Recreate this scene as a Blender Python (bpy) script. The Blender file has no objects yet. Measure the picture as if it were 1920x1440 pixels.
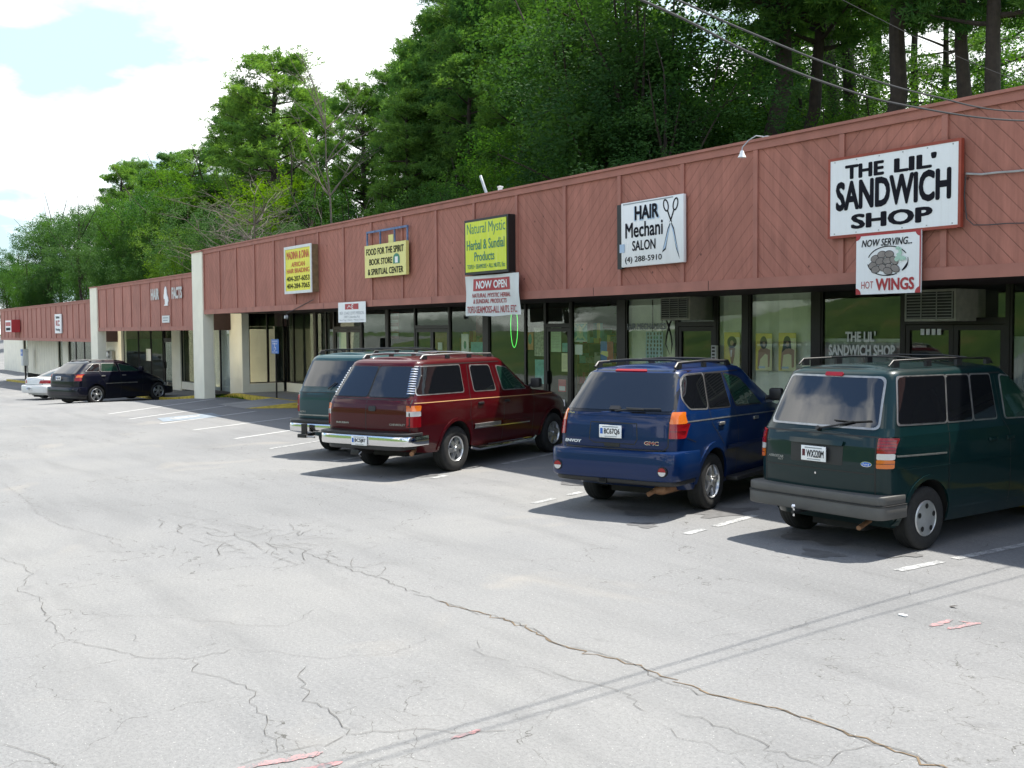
import bpy, bmesh, math, random
from mathutils import Vector, Matrix
R = math.radians
scene = bpy.context.scene
COL = scene.collection
random.seed(7)

# ------------------------------------------------------------------ camera
F_PX, PITCH, ROLL, HEAD, CAM_H = 2038.2, -2.882, -0.395, 145.99, 2.416
CAM = Vector((0, 0, CAM_H))
def _basis():
    t, a, r = R(HEAD), R(PITCH), R(ROLL)
    fw = Vector((math.cos(t)*math.cos(a), math.sin(t)*math.cos(a), math.sin(a)))
    ri = Vector((math.sin(t), -math.cos(t), 0)); up = ri.cross(fw)
    return ri*math.cos(r)+up*math.sin(r), up*math.cos(r)-ri*math.sin(r), fw
RI, UP, FW = _basis()
cd = bpy.data.cameras.new('camera'); cam = bpy.data.objects.new('camera', cd); COL.objects.link(cam)
cd.sensor_width = 36; cd.lens = F_PX/1920*36; cd.clip_start = .1; cd.clip_end = 3000
cam.matrix_world = Matrix(((RI.x, UP.x, -FW.x, CAM.x), (RI.y, UP.y, -FW.y, CAM.y), (RI.z, UP.z, -FW.z, CAM.z), (0, 0, 0, 1)))
scene.camera = cam
def at(u, v, y=None, z=None):
    """measure: the point of the plane y=.. or z=.. seen at photo pixel (u, v)"""
    d = FW+RI*((u-960)/F_PX)-UP*((v-720)/F_PX)
    t = (y-CAM.y)/d.y if y is not None else (z-CAM.z)/d.z
    return CAM+d*t

# ------------------------------------------------------------------ sky + sun
SUN = Vector((.02, .47, 1)).normalized()
SUN_EL, SUN_AZ = math.asin(SUN.z), math.atan2(SUN.x, SUN.y)
world = bpy.data.worlds.new("World"); scene.world = world; world.use_nodes = True
def build_world():
    nt = world.node_tree; nt.nodes.clear(); N = nt.nodes.new; L = nt.links.new
    out = N('ShaderNodeOutputWorld'); bg = N('ShaderNodeBackground'); L(bg.outputs[0], out.inputs[0])
    sky = N('ShaderNodeTexSky'); sky.sky_type = 'NISHITA'; sky.sun_disc = False
    sky.sun_elevation = SUN_EL; sky.sun_rotation = SUN_AZ; sky.air_density = 1.0; sky.dust_density = 1.2
    tc = N('ShaderNodeTexCoord'); sep = N('ShaderNodeSeparateXYZ'); L(tc.outputs['Generated'], sep.inputs[0])
    zc = N('ShaderNodeMath'); zc.operation = 'MAXIMUM'; zc.inputs[1].default_value = 0.0; L(sep.outputs[2], zc.inputs[0])
    za = N('ShaderNodeMath'); za.operation = 'ADD'; za.inputs[1].default_value = .22; L(zc.outputs[0], za.inputs[0])
    dv = N('ShaderNodeVectorMath'); dv.operation = 'DIVIDE'; cmb = N('ShaderNodeCombineXYZ')
    for i in range(3): L(za.outputs[0], cmb.inputs[i])
    L(tc.outputs['Generated'], dv.inputs[0]); L(cmb.outputs[0], dv.inputs[1])
    mp = N('ShaderNodeMapping'); mp.inputs['Location'].default_value = (0, 0, 0); L(dv.outputs[0], mp.inputs[0])
    no = N('ShaderNodeTexNoise'); no.inputs['Scale'].default_value = 1.5; no.inputs['Detail'].default_value = 9; no.inputs['Roughness'].default_value = .52
    L(mp.outputs[0], no.inputs['Vector'])
    rp = N('ShaderNodeValToRGB'); rp.color_ramp.elements[0].position = .47; rp.color_ramp.elements[1].position = .57
    L(no.outputs[0], rp.inputs[0])
    # the clouds are densest towards the bright side of the sky, above the building
    sunv = N('ShaderNodeVectorMath'); sunv.operation = 'DOT_PRODUCT'; sunv.inputs[1].default_value = (-.65, .75, .1); L(tc.outputs['Generated'], sunv.inputs[0])
    mr = N('ShaderNodeMapRange'); mr.inputs[1].default_value = -.3; mr.inputs[2].default_value = .8; mr.inputs[3].default_value = -.01; mr.inputs[4].default_value = .025
    L(sunv.outputs['Value'], mr.inputs[0])
    ad = N('ShaderNodeMath'); ad.operation = 'ADD'; L(no.outputs[0], ad.inputs[0]); L(mr.outputs[0], ad.inputs[1]); L(ad.outputs[0], rp.inputs[0])
    sc_ = N('ShaderNodeVectorMath'); sc_.operation = 'MULTIPLY'; sc_.inputs[1].default_value = (.85, .95, 1.02); L(sky.outputs[0], sc_.inputs[0])
    hz = N('ShaderNodeMapRange'); hz.inputs[1].default_value = .15; hz.inputs[2].default_value = .75; hz.inputs[3].default_value = 0; hz.inputs[4].default_value = .9; L(sunv.outputs['Value'], hz.inputs[0])
    hm = N('ShaderNodeMix'); hm.data_type = 'RGBA'; L(hz.outputs[0], hm.inputs[0]); L(sc_.outputs[0], hm.inputs[6]); hm.inputs[7].default_value = (3.3, 4.3, 4.65, 1)
    no2 = N('ShaderNodeTexNoise'); no2.inputs['Scale'].default_value = 2.2; no2.inputs['Detail'].default_value = 5; L(mp.outputs[0], no2.inputs['Vector'])
    cr = N('ShaderNodeValToRGB'); cr.color_ramp.elements[0].position = .3; cr.color_ramp.elements[0].color = (5.8, 6.1, 6.2, 1); cr.color_ramp.elements[1].position = .65; cr.color_ramp.elements[1].color = (9.4, 9.4, 9.3, 1)
    L(no2.outputs[0], cr.inputs[0])
    mx = N('ShaderNodeMix'); mx.data_type = 'RGBA'; L(rp.outputs[0], mx.inputs[0]); L(hm.outputs[2], mx.inputs[6]); L(cr.outputs[0], mx.inputs[7])
    L(mx.outputs[2], bg.inputs[0]); bg.inputs[1].default_value = .13
build_world()
sl = bpy.data.lights.new('sun', 'SUN'); so = bpy.data.objects.new('sun', sl); COL.objects.link(so)
sl.energy = 5.0; sl.angle = R(.75); sl.color = (1, .95, .86); so.location = (0, 40, 60)
so.rotation_euler = (-SUN).to_track_quat('-Z', 'Y').to_euler()
scene.view_settings.view_transform = 'Standard'; scene.view_settings.look = 'None'
scene.view_settings.exposure = 0.92; scene.view_settings.gamma = 1
scene.cycles.max_bounces = 7; scene.cycles.transparent_max_bounces = 14; scene.cycles.transmission_bounces = 4
scene.cycles.glossy_bounces = 4; scene.cycles.diffuse_bounces = 4; scene.cycles.sample_clamp_indirect = 6
try: scene.cycles.use_denoising = True
except Exception: pass

# ------------------------------------------------------------------ ground level
def _st(a, b, x): t = max(0., min(1., (x-a)/(b-a))); return t*t*(3-2*t)
def gz(x, y=0):
    z = -.42*_st(-38, -46, x) if x < -38 else 0
    if x < -46: z -= .014*min(-46-x, 50)
    return z

# ------------------------------------------------------------------ materials
M = {}
def nodes(name):
    m = bpy.data.materials.new(name); m.use_nodes = True; M[name] = m
    nt = m.node_tree; b = nt.nodes['Principled BSDF']
    return m, nt, b, nt.nodes.new, nt.links.new
def pm(name, col, rough=.6, metal=0, spec=.5, coat=0, noise=0, nscale=8, bump=0, bscale=40, emit=None, estr=0, ior=None):
    m, nt, b, N, L = nodes(name)
    b.inputs['Base Color'].default_value = (*col, 1); b.inputs['Roughness'].default_value = rough
    b.inputs['Metallic'].default_value = metal; b.inputs['Specular IOR Level'].default_value = spec
    b.inputs['Coat Weight'].default_value = coat; b.inputs['Coat Roughness'].default_value = .03
    if ior: b.inputs['IOR'].default_value = ior
    if emit: b.inputs['Emission Color'].default_value = (*emit, 1); b.inputs['Emission Strength'].default_value = estr
    if noise or bump:
        tc = N('ShaderNodeTexCoord')
    if noise:
        n = N('ShaderNodeTexNoise'); n.inputs['Scale'].default_value = nscale; n.inputs['Detail'].default_value = 6; L(tc.outputs['Object'], n.inputs['Vector'])
        mr = N('ShaderNodeMapRange'); mr.inputs[1].default_value = .25; mr.inputs[2].default_value = .75
        mr.inputs[3].default_value = 1-noise; mr.inputs[4].default_value = 1+noise; L(n.outputs[0], mr.inputs[0])
        s = N('ShaderNodeVectorMath'); s.operation = 'SCALE'; s.inputs[0].default_value = col; L(mr.outputs[0], s.inputs['Scale']); L(s.outputs[0], b.inputs['Base Color'])
    if bump:
        n2 = N('ShaderNodeTexNoise'); n2.inputs['Scale'].default_value = bscale; n2.inputs['Detail'].default_value = 4; L(tc.outputs['Object'], n2.inputs['Vector'])
        bp = N('ShaderNodeBump'); bp.inputs['Strength'].default_value = bump; bp.inputs['Distance'].default_value = .01; L(n2.outputs[0], bp.inputs['Height']); L(bp.outputs[0], b.inputs['Normal'])
    return m
def math_(N, L, op, a, b=None):
    n = N('ShaderNodeMath'); n.operation = op
    for i, v in enumerate((a, b)):
        if v is None: continue
        if isinstance(v, (int, float)): n.inputs[i].default_value = v
        else: L(v, n.inputs[i])
    return n.outputs[0]
def mixc(N, L, f, a, b):
    n = N('ShaderNodeMix'); n.data_type = 'RGBA'
    for i, v in ((0, f), (6, a), (7, b)):
        if isinstance(v, (int, float)): n.inputs[i].default_value = v
        elif isinstance(v, tuple): n.inputs[i].default_value = (*v, 1)
        else: L(v, n.inputs[i])
    return n.outputs[2]
def noise(N, L, vec, scale, detail=5, rough=.5, dist=0):
    n = N('ShaderNodeTexNoise'); n.inputs['Scale'].default_value = scale; n.inputs['Detail'].default_value = detail
    n.inputs['Roughness'].default_value = rough; n.inputs['Distortion'].default_value = dist; L(vec, n.inputs['Vector']); return n.outputs[0]
def ramp(N, L, f, stops):
    n = N('ShaderNodeValToRGB'); e = n.color_ramp.elements
    while len(e) < len(stops): e.new(.5)
    for i, (p, c) in enumerate(stops):
        e[i].position = p; e[i].color = (*c, 1) if isinstance(c, tuple) else (c, c, c, 1)
    L(f, n.inputs[0]); return n.outputs[0]
def mrange(N, L, f, a, b, c, d):
    n = N('ShaderNodeMapRange'); n.inputs[1].default_value = a; n.inputs[2].default_value = b; n.inputs[3].default_value = c; n.inputs[4].default_value = d
    L(f, n.inputs[0]); return n.outputs[0]

GR0 = (('white', (.84, .85, .85), (.50, .47, .42), .16), ('sign_yellow', (.80, .74, .03), (.5, .45, .1), .4), ('sign_lime', (.66, .74, .015), (.75, .8, .25), .5), ('sign_cream', (.78, .72, .24), (.55, .48, .22), .5))
def asphalt():
    m, nt, b, N, L = nodes('asphalt'); tc = N('ShaderNodeTexCoord'); v = tc.outputs['Object']
    big = noise(N, L, v, .18, 5, .55, .3); mid = noise(N, L, v, 1.3, 6, .6); fine = noise(N, L, v, 32, 4, .75); grit = noise(N, L, v, 85, 3, .65)
    c = ramp(N, L, big, [(.32, (.134, .138, .142)), (.5, (.166, .169, .172)), (.68, (.205, .205, .200))])
    c = mixc(N, L, mrange(N, L, mid, .35, .7, .0, .35), c, (.135, .138, .142))
    # sandy, washed-out patches
    sand = noise(N, L, v, .55, 4, .5, .6)
    c = mixc(N, L, mrange(N, L, sand, .62, .75, 0, .55), c, (.26, .24, .21))
    c = mixc(N, L, mrange(N, L, fine, .35, .7, 0, .5), c, (.29, .29, .29))
    c = mixc(N, L, mrange(N, L, grit, .55, .72, 0, .6), c, (.05, .05, .053))
    sp = N('ShaderNodeTexVoronoi'); sp.inputs['Scale'].default_value = 24; L(v, sp.inputs['Vector'])
    c = mixc(N, L, mrange(N, L, sp.outputs['Distance'], .0, .12, .8, 0), c, (.60, .59, .56))
    st = N('ShaderNodeMapping'); st.inputs['Scale'].default_value = (.35, 2.2, 1); st.inputs['Rotation'].default_value = (0, 0, R(-35)); L(v, st.inputs[0])
    c = mixc(N, L, mrange(N, L, noise(N, L, st.outputs[0], .8, 5, .6), .48, .72, 0, .30), c, (.095, .097, .10))
    c = mixc(N, L, mrange(N, L, noise(N, L, v, 3.3, 4, .6), .62, .76, 0, .35), c, (.095, .095, .097))
    # crack network, only where the ground is worn
    dv = N('ShaderNodeVectorMath'); dv.operation = 'ADD'
    wn = N('ShaderNodeTexNoise'); wn.inputs['Scale'].default_value = 1.6; wn.inputs['Detail'].default_value = 6; L(v, wn.inputs['Vector'])
    ws = N('ShaderNodeVectorMath'); ws.operation = 'SCALE'; ws.inputs['Scale'].default_value = .9; L(wn.outputs['Color'], ws.inputs[0])
    L(v, dv.inputs[0]); L(ws.outputs[0], dv.inputs[1])
    def cr(scale, w, lo, hi, off, col):
        nonlocal c
        vo = N('ShaderNodeTexVoronoi'); vo.feature = 'DISTANCE_TO_EDGE'; vo.inputs['Scale'].default_value = scale; L(dv.outputs[0], vo.inputs['Vector'])
        line = mrange(N, L, vo.outputs['Distance'], 0, w, 1, 0)
        mp = N('ShaderNodeMapping'); mp.inputs['Location'].default_value = (off, off*.7, 0); L(v, mp.inputs[0])
        mask = mrange(N, L, noise(N, L, mp.outputs[0], .22, 3, .5), lo, hi, 0, 1)
        brk = mrange(N, L, noise(N, L, v, 7, 2), .42, .55, 0, 1)
        c = mixc(N, L, math_(N, L, 'MULTIPLY', math_(N, L, 'MULTIPLY', line, mask), brk), c, col)
        return line, mask
    cr(.8, .005, .44, .52, 3, (.06, .058, .052)); cr(1.7, .007, .52, .60, 11, (.07, .068, .06))
    L(c, b.inputs['Base Color']); b.inputs['Roughness'].default_value = .85; b.inputs['Specular IOR Level'].default_value = .3
    h = math_(N, L, 'ADD', math_(N, L, 'MULTIPLY', grit, -.6), fine)
    bp = N('ShaderNodeBump'); bp.inputs['Strength'].default_value = .5; bp.inputs['Distance'].default_value = .012; L(h, bp.inputs['Height']); L(bp.outputs[0], b.inputs['Normal'])
asphalt()
def fascia_mat(name, x0, sp, col, tilt=1.0, knots=True):
    m, nt, b, N, L = nodes(name); tc = N('ShaderNodeTexCoord'); v = tc.outputs['Object']
    s = N('ShaderNodeSeparateXYZ'); L(v, s.inputs[0]); x, z = s.outputs[0], s.outputs[2]
    px = math_(N, L, 'DIVIDE', math_(N, L, 'SUBTRACT', x, x0), sp); idx = math_(N, L, 'FLOOR', px)
    par = math_(N, L, 'ABSOLUTE', math_(N, L, 'MODULO', idx, 2.0))
    sg = mrange(N, L, par, 0, 1, 1, -1)
    q = math_(N, L, 'ADD', z, math_(N, L, 'MULTIPLY', x, sg))
    wob = math_(N, L, 'MULTIPLY', noise(N, L, v, 1.1, 2), .05)
    fr = math_(N, L, 'FRACT', math_(N, L, 'MULTIPLY', math_(N, L, 'ADD', q, wob), 1/.245))
    ln = math_(N, L, 'ABSOLUTE', math_(N, L, 'SUBTRACT', fr, .5))
    groove = mrange(N, L, ln, .0, .045, 1, 0)
    gm = math_(N, L, 'MULTIPLY', groove, mrange(N, L, noise(N, L, v, 1.7, 3), .3, .6, .55, 1))
    # boards differ slightly in tone
    bid = math_(N, L, 'ADD', math_(N, L, 'FLOOR', math_(N, L, 'MULTIPLY', q, 1/.245)), math_(N, L, 'MULTIPLY', idx, 17.3))
    wn = N('ShaderNodeTexWhiteNoise'); wn.noise_dimensions = '1D'; L(bid, wn.inputs['W'])
    wi = N('ShaderNodeTexWhiteNoise'); wi.noise_dimensions = '1D'; L(idx, wi.inputs['W'])
    big = noise(N, L, v, .9, 6, .6)
    gr = N('ShaderNodeMapping'); gr.inputs['Scale'].default_value = (1, 1, .12); gr.inputs['Rotation'].default_value = (0, R(20), 0); L(v, gr.inputs[0])
    grain = noise(N, L, gr.outputs[0], 22, 5, .65)
    streak = N('ShaderNodeMapping'); streak.inputs['Scale'].default_value = (6, 1, .35); L(v, streak.inputs[0]); stn = noise(N, L, streak.outputs[0], 1.2, 5, .6)
    k = math_(N, L, 'ADD', mrange(N, L, big, .3, .7, -.10, .10), mrange(N, L, wn.outputs[0], 0, 1, -.04, .04))
    k = math_(N, L, 'ADD', k, mrange(N, L, grain, .3, .7, -.09, .09)); k = math_(N, L, 'ADD', k, mrange(N, L, wi.outputs[0], 0, 1, -.05, .05))
    k = math_(N, L, 'ADD', k, mrange(N, L, stn, .35, .7, -.10, .13))
    k = math_(N, L, 'ADD', k, 1.0)
    sc = N('ShaderNodeVectorMath'); sc.operation = 'SCALE'; sc.inputs[0].default_value = col; L(k, sc.inputs['Scale'])
    c = mixc(N, L, math_(N, L, 'MULTIPLY', gm, .55), sc.outputs[0], (.07, .03, .022))
    # knots and nail stains
    vo = N('ShaderNodeTexVoronoi'); vo.inputs['Scale'].default_value = 3.1; L(v, vo.inputs['Vector'])
    rr = N('ShaderNodeSeparateColor'); L(vo.outputs['Color'], rr.inputs[0])
    kn = math_(N, L, 'MULTIPLY', mrange(N, L, vo.outputs['Distance'], .05, .09, 1, 0), math_(N, L, 'GREATER_THAN', rr.outputs[0], .66))
    c = mixc(N, L, math_(N, L, 'MULTIPLY', kn, .7), c, (.05, .02, .02))
    L(c, b.inputs['Base Color']); b.inputs['Roughness'].default_value = .75; b.inputs['Specular IOR Level'].default_value = .3
    bp = N('ShaderNodeBump'); bp.inputs['Strength'].default_value = .6; bp.inputs['Distance'].default_value = .01
    L(math_(N, L, 'SUBTRACT', math_(N, L, 'MULTIPLY', grain, .3), groove), bp.inputs['Height']); L(bp.outputs[0], b.inputs['Normal'])
RED = (.385, .158, .118)
fascia_mat('fascia_main', -38.70, 1.664, RED); fascia_mat('fascia_mid', -54.31, 1.439, (.41, .178, .138)); fascia_mat('fascia_far', -81.9, 1.40, (.41, .18, .14))
pm('fascia_trim', (.37, .15, .112), .7, noise=.16, nscale=2.5, bump=.3)
pm('cream', (.86, .82, .68), .8, noise=.07, nscale=1.5, bump=.2, bscale=25)
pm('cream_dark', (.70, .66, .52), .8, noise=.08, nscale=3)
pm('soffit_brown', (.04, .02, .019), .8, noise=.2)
pm('bronze', (.014, .010, .009), .35, metal=.3, noise=.25, nscale=5)
pm('roofing', (.16, .15, .14), .9, noise=.2, nscale=1)
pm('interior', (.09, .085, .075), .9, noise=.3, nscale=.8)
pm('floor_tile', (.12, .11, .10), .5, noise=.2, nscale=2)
pm('concrete', (.25, .247, .235), .85, noise=.15, nscale=2, bump=.4)
pm('yellow_paint', (.50, .37, .045), .8, noise=.45, nscale=6, bump=.4)
pm('blue_line', (.19, .225, .26), .8, noise=.25, nscale=6)
def grimy(name, col, dirt, amt):
    m, nt, b, N, L = nodes(name); tc = N('ShaderNodeTexCoord'); v = tc.outputs['Object']; mp = N('ShaderNodeMapping'); mp.inputs['Scale'].default_value = (9, 1, .7); L(v, mp.inputs[0])
    st = mrange(N, L, noise(N, L, mp.outputs[0], 1.4, 5, .6), .48, .78, 0, amt); bl = mrange(N, L, noise(N, L, v, 2.2, 5, .65), .5, .8, 0, amt)
    c = mixc(N, L, math_(N, L, 'MAXIMUM', st, bl), tuple(col), dirt); L(c, b.inputs['Base Color']); b.inputs['Roughness'].default_value = .45
def worn_paint(name, col, lo, hi, sc):
    m, nt, b, N, L = nodes(name); tc = N('ShaderNodeTexCoord'); v = tc.outputs['Object']
    n = math_(N, L, 'ADD', math_(N, L, 'MULTIPLY', noise(N, L, v, sc, 5, .7), .6), math_(N, L, 'MULTIPLY', noise(N, L, v, sc*9, 3, .7), .4))
    c = mixc(N, L, mrange(N, L, n, lo, hi, 0, 1), tuple(col), (.17, .175, .18)); L(c, b.inputs['Base Color']); b.inputs['Roughness'].default_value = .9; b.inputs['Specular IOR Level'].default_value = .2
[grimy(*a_) for a_ in GR0]; worn_paint('bay_line', (.46, .465, .46), .50, .68, 4); worn_paint('white_line', (.44, .445, .44), .43, .58, 5); worn_paint('red_spray', (.48, .23, .23), .40, .56, 7)
pm('crack', (.085, .08, .073), .95, noise=.4, nscale=12)
pm('crack_tan', (.14, .10, .06), .95, noise=.5, nscale=10)
pm('oil', (.11, .11, .112), .6, noise=.3, nscale=9)
pm('black', (.012, .012, .012), .5); pm('rubber', (.018, .018, .018), .85, noise=.3, nscale=20, bump=.3)
pm('plastic_black', (.02, .02, .021), .45, noise=.2, nscale=6)
pm('well', (.008, .008, .008), .95)
pm('underbody', (.02, .019, .018), .8, noise=.4, nscale=8)
pm('chrome', (.75, .75, .76), .12, metal=1); pm('alloy', (.52, .53, .54), .3, metal=.85, noise=.15, nscale=12)
pm('hub_silver', (.50, .51, .51), .35, metal=.6, noise=.1, nscale=12)
pm('rust', (.28, .15, .08), .6, metal=.5, noise=.4, nscale=12); pm('steel', (.38, .38, .37), .4, metal=.8, noise=.3)
pm('galv', (.45, .47, .48), .4, metal=.6, noise=.2)
pm('tail_red', (.30, .006, .010), .15, coat=.4, spec=.4); pm('tail_amber', (.62, .14, .010), .12, coat=1); pm('tail_clear', (.62, .60, .58), .15, coat=1)
pm('tail_dark', (.10, .006, .008), .2, coat=1)
pm('off_white', (.70, .72, .70), .6, noise=.08, nscale=3)
pm('dirty_white', (.58, .58, .56), .7, noise=.12, nscale=4)
pm('ink', (.008, .008, .014), .7, spec=.15); pm('ink_red', (.40, .03, .035), .5, noise=.1); pm('ink_green', (.03, .21, .13), .5, noise=.1)
pm('ink_red2', (.55, .07, .02), .5); pm('ink_blue', (.03, .13, .50), .5)

pm('gray_paint', (.30, .33, .35), .6); pm('pale_blue', (.42, .55, .70), .6); pm('wing_brown', (.25, .22, .20), .7, noise=.2); pm('parsley', (.42, .62, .50), .7)
pm('sign_blue', (.03, .16, .55), .4); pm('frame_blue', (.10, .16, .30), .6, noise=.4); pm('sign_side', (.20, .14, .07), .6, noise=.3)
pm('skin', (.42, .27, .19), .6, noise=.1); pm('hair', (.05, .04, .03), .6, noise=.3); pm('poster_yellow', (.75, .62, .12), .5, noise=.1); pm('poster_cream', (.75, .73, .45), .5)
pm('poster_green', (.45, .62, .40), .6, noise=.12, nscale=6); pm('poster_teal', (.12, .38, .36), .6, noise=.3, nscale=8); pm('poster_orange', (.50, .24, .09), .6, noise=.4, nscale=8); pm('poster_mix', (.32, .34, .26), .6, noise=.6, nscale=16)
pm('maroon_cloth', (.10, .015, .02), .8, noise=.2)
pm('blind', (.86, .88, .78), .8, noise=.08, nscale=4); pm('blind_dark', (.20, .22, .15), .8); pm('curtain_gray', (.50, .51, .54), .85, noise=.1)
pm('black_gloss', (.006, .006, .008), .06, spec=.6); pm('frame_red', (.30, .055, .03), .6, noise=.2); pm('gold_stripe', (.45, .27, .12), .4); pm('wire', (.07, .07, .072), .7, spec=.3); pm('neon', (.1, .9, .15), .4, emit=(.12, 1, .15), estr=.7)
pm('grill_metal', (.30, .30, .27), .6, noise=.2); pm('ac_body', (.42, .40, .34), .6, noise=.2)
pm('wood', (.26, .14, .05), .6, noise=.3)
def paint(name, col, rough=.28, flake=0.25):
    m, nt, b, N, L = nodes(name); b.inputs['Metallic'].default_value = 0; b.inputs['Specular IOR Level'].default_value = .12; b.inputs['Roughness'].default_value = rough
    b.inputs['Coat Weight'].default_value = .62; b.inputs['Coat Roughness'].default_value = .04
    tc = N('ShaderNodeTexCoord'); v = tc.outputs['Object']; s = N('ShaderNodeSeparateXYZ'); L(v, s.inputs[0])
    dirt = math_(N, L, 'MULTIPLY', mrange(N, L, s.outputs[2], .25, .5, .18, 0.0), mrange(N, L, noise(N, L, v, 5, 5, .6), .3, .7, .2, 1))
    c = mixc(N, L, dirt, tuple(col), (.10, .09, .078)); L(c, b.inputs['Base Color'])
    rg = math_(N, L, 'ADD', math_(N, L, 'MULTIPLY', dirt, .5), rough); L(rg, b.inputs['Roughness'])
    L(math_(N, L, 'ADD', math_(N, L, 'MULTIPLY', dirt, .4), mrange(N, L, noise(N, L, v, 3, 3), .4, .7, .03, .07)), b.inputs['Coat Roughness'])
paint('paint_green', (.003, .019, .020), .35, .12); paint('paint_blue', (.002, .018, .078), .35, .12); paint('paint_red', (.058, .0015, .004), .35, .12)
paint('paint_teal', (.018, .058, .066), .35, .12); paint('paint_navy', (.004, .005, .013), .35, .12); paint('paint_white', (.72, .72, .70), .3, 0)
pm('bumper_gray', (.085, .083, .078), .55, noise=.12, nscale=5)
def car_glass(name, col, rough=.02):
    m, nt, b, N, L = nodes(name); b.inputs['Base Color'].default_value = (*col, 1); b.inputs['Roughness'].default_value = rough
    b.inputs['IOR'].default_value = 1.9; b.inputs['Specular IOR Level'].default_value = .5
car_glass('glass_dark', (.006, .007, .009)); car_glass('glass_green', (.012, .04, .028))
def shop_glass():
    m, nt, b, N, L = nodes('shop_glass'); out = nt.nodes['Material Output']; nt.nodes.remove(b)
    g = N('ShaderNodeBsdfGlossy'); g.inputs['Roughness'].default_value = .0; g.inputs['Color'].default_value = (.95, 1, .95, 1)
    t = N('ShaderNodeBsdfTransparent'); t.inputs['Color'].default_value = (.97, .99, .965, 1)
    lw = N('ShaderNodeFresnel'); lw.inputs[0].default_value = 1.55; ge = N('ShaderNodeNewGeometry')
    # plate glass is never quite flat
    tc = N('ShaderNodeTexCoord'); mp = N('ShaderNodeMapping'); mp.inputs['Scale'].default_value = (1.1, 1, .5); L(tc.outputs['Object'], mp.inputs[0])
    bp = N('ShaderNodeBump'); bp.inputs['Strength'].default_value = .12; bp.inputs['Distance'].default_value = .03
    L(noise(N, L, mp.outputs[0], 1.0, 2), bp.inputs['Height']); L(bp.outputs[0], g.inputs['Normal'])
    mx = N('ShaderNodeMixShader'); L(math_(N, L, 'MULTIPLY', math_(N, L, 'ADD', lw.outputs[0], .04), math_(N, L, 'SUBTRACT', 1.0, ge.outputs['Backfacing'])), mx.inputs[0]); L(t.outputs[0], mx.inputs[1]); L(g.outputs[0], mx.inputs[2]); L(mx.outputs[0], out.inputs[0])
shop_glass()
def leaf(name, c1, c2, tr=.40):
    m, nt, b, N, L = nodes(name); out = nt.nodes['Material Output']; nt.nodes.remove(b)
    oi = N('ShaderNodeObjectInfo'); tc = N('ShaderNodeTexCoord'); ge = N('ShaderNodeNewGeometry')
    f = math_(N, L, 'ADD', mrange(N, L, noise(N, L, tc.outputs['Object'], .55, 3, .6), .3, .7, 0, .7), math_(N, L, 'MULTIPLY', ge.outputs['Random Per Island'], .3))
    f = math_(N, L, 'ADD', f, mrange(N, L, oi.outputs['Random'], 0, 1, -.2, .2))
    c = mixc(N, L, f, c1, c2)
    d = N('ShaderNodeBsdfDiffuse'); t = N('ShaderNodeBsdfTranslucent'); g = N('ShaderNodeBsdfGlossy'); g.inputs['Roughness'].default_value = .6
    L(c, d.inputs[0]); hs = N('ShaderNodeHueSaturation'); hs.inputs['Hue'].default_value = .485; hs.inputs['Saturation'].default_value = 1.15; hs.inputs['Value'].default_value = 1.5; L(c, hs.inputs['Color']); L(hs.outputs[0], t.inputs[0])
    a = N('ShaderNodeMixShader'); a.inputs[0].default_value = tr; L(d.outputs[0], a.inputs[1]); L(t.outputs[0], a.inputs[2])
    e = N('ShaderNodeMixShader'); e.inputs[0].default_value = .01; L(a.outputs[0], e.inputs[1]); L(g.outputs[0], e.inputs[2]); L(e.outputs[0], out.inputs[0])
leaf('needles', (.028, .10, .028), (.15, .27, .055)); leaf('leaves', (.014, .062, .015), (.080, .17, .026)); leaf('leaves_bright', (.055, .13, .018), (.12, .22, .03)); leaf('leaves_dark', (.016, .056, .016), (.058, .13, .026), .40)
pm('bark', (.036, .027, .021), .95, noise=.35, nscale=5, bump=1, bscale=12); pm('bark_dead', (.15, .13, .11), .9, noise=.25, nscale=5)
def grass():
    m, nt, b, N, L = nodes('grass'); tc = N('ShaderNodeTexCoord'); v = tc.outputs['Object']
    c = ramp(N, L, noise(N, L, v, .4, 6, .6), [(.35, (.026, .065, .008)), (.55, (.055, .10, .014)), (.72, (.11, .105, .028))])
    L(c, b.inputs['Base Color']); b.inputs['Roughness'].default_value = .9
grass()

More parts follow.
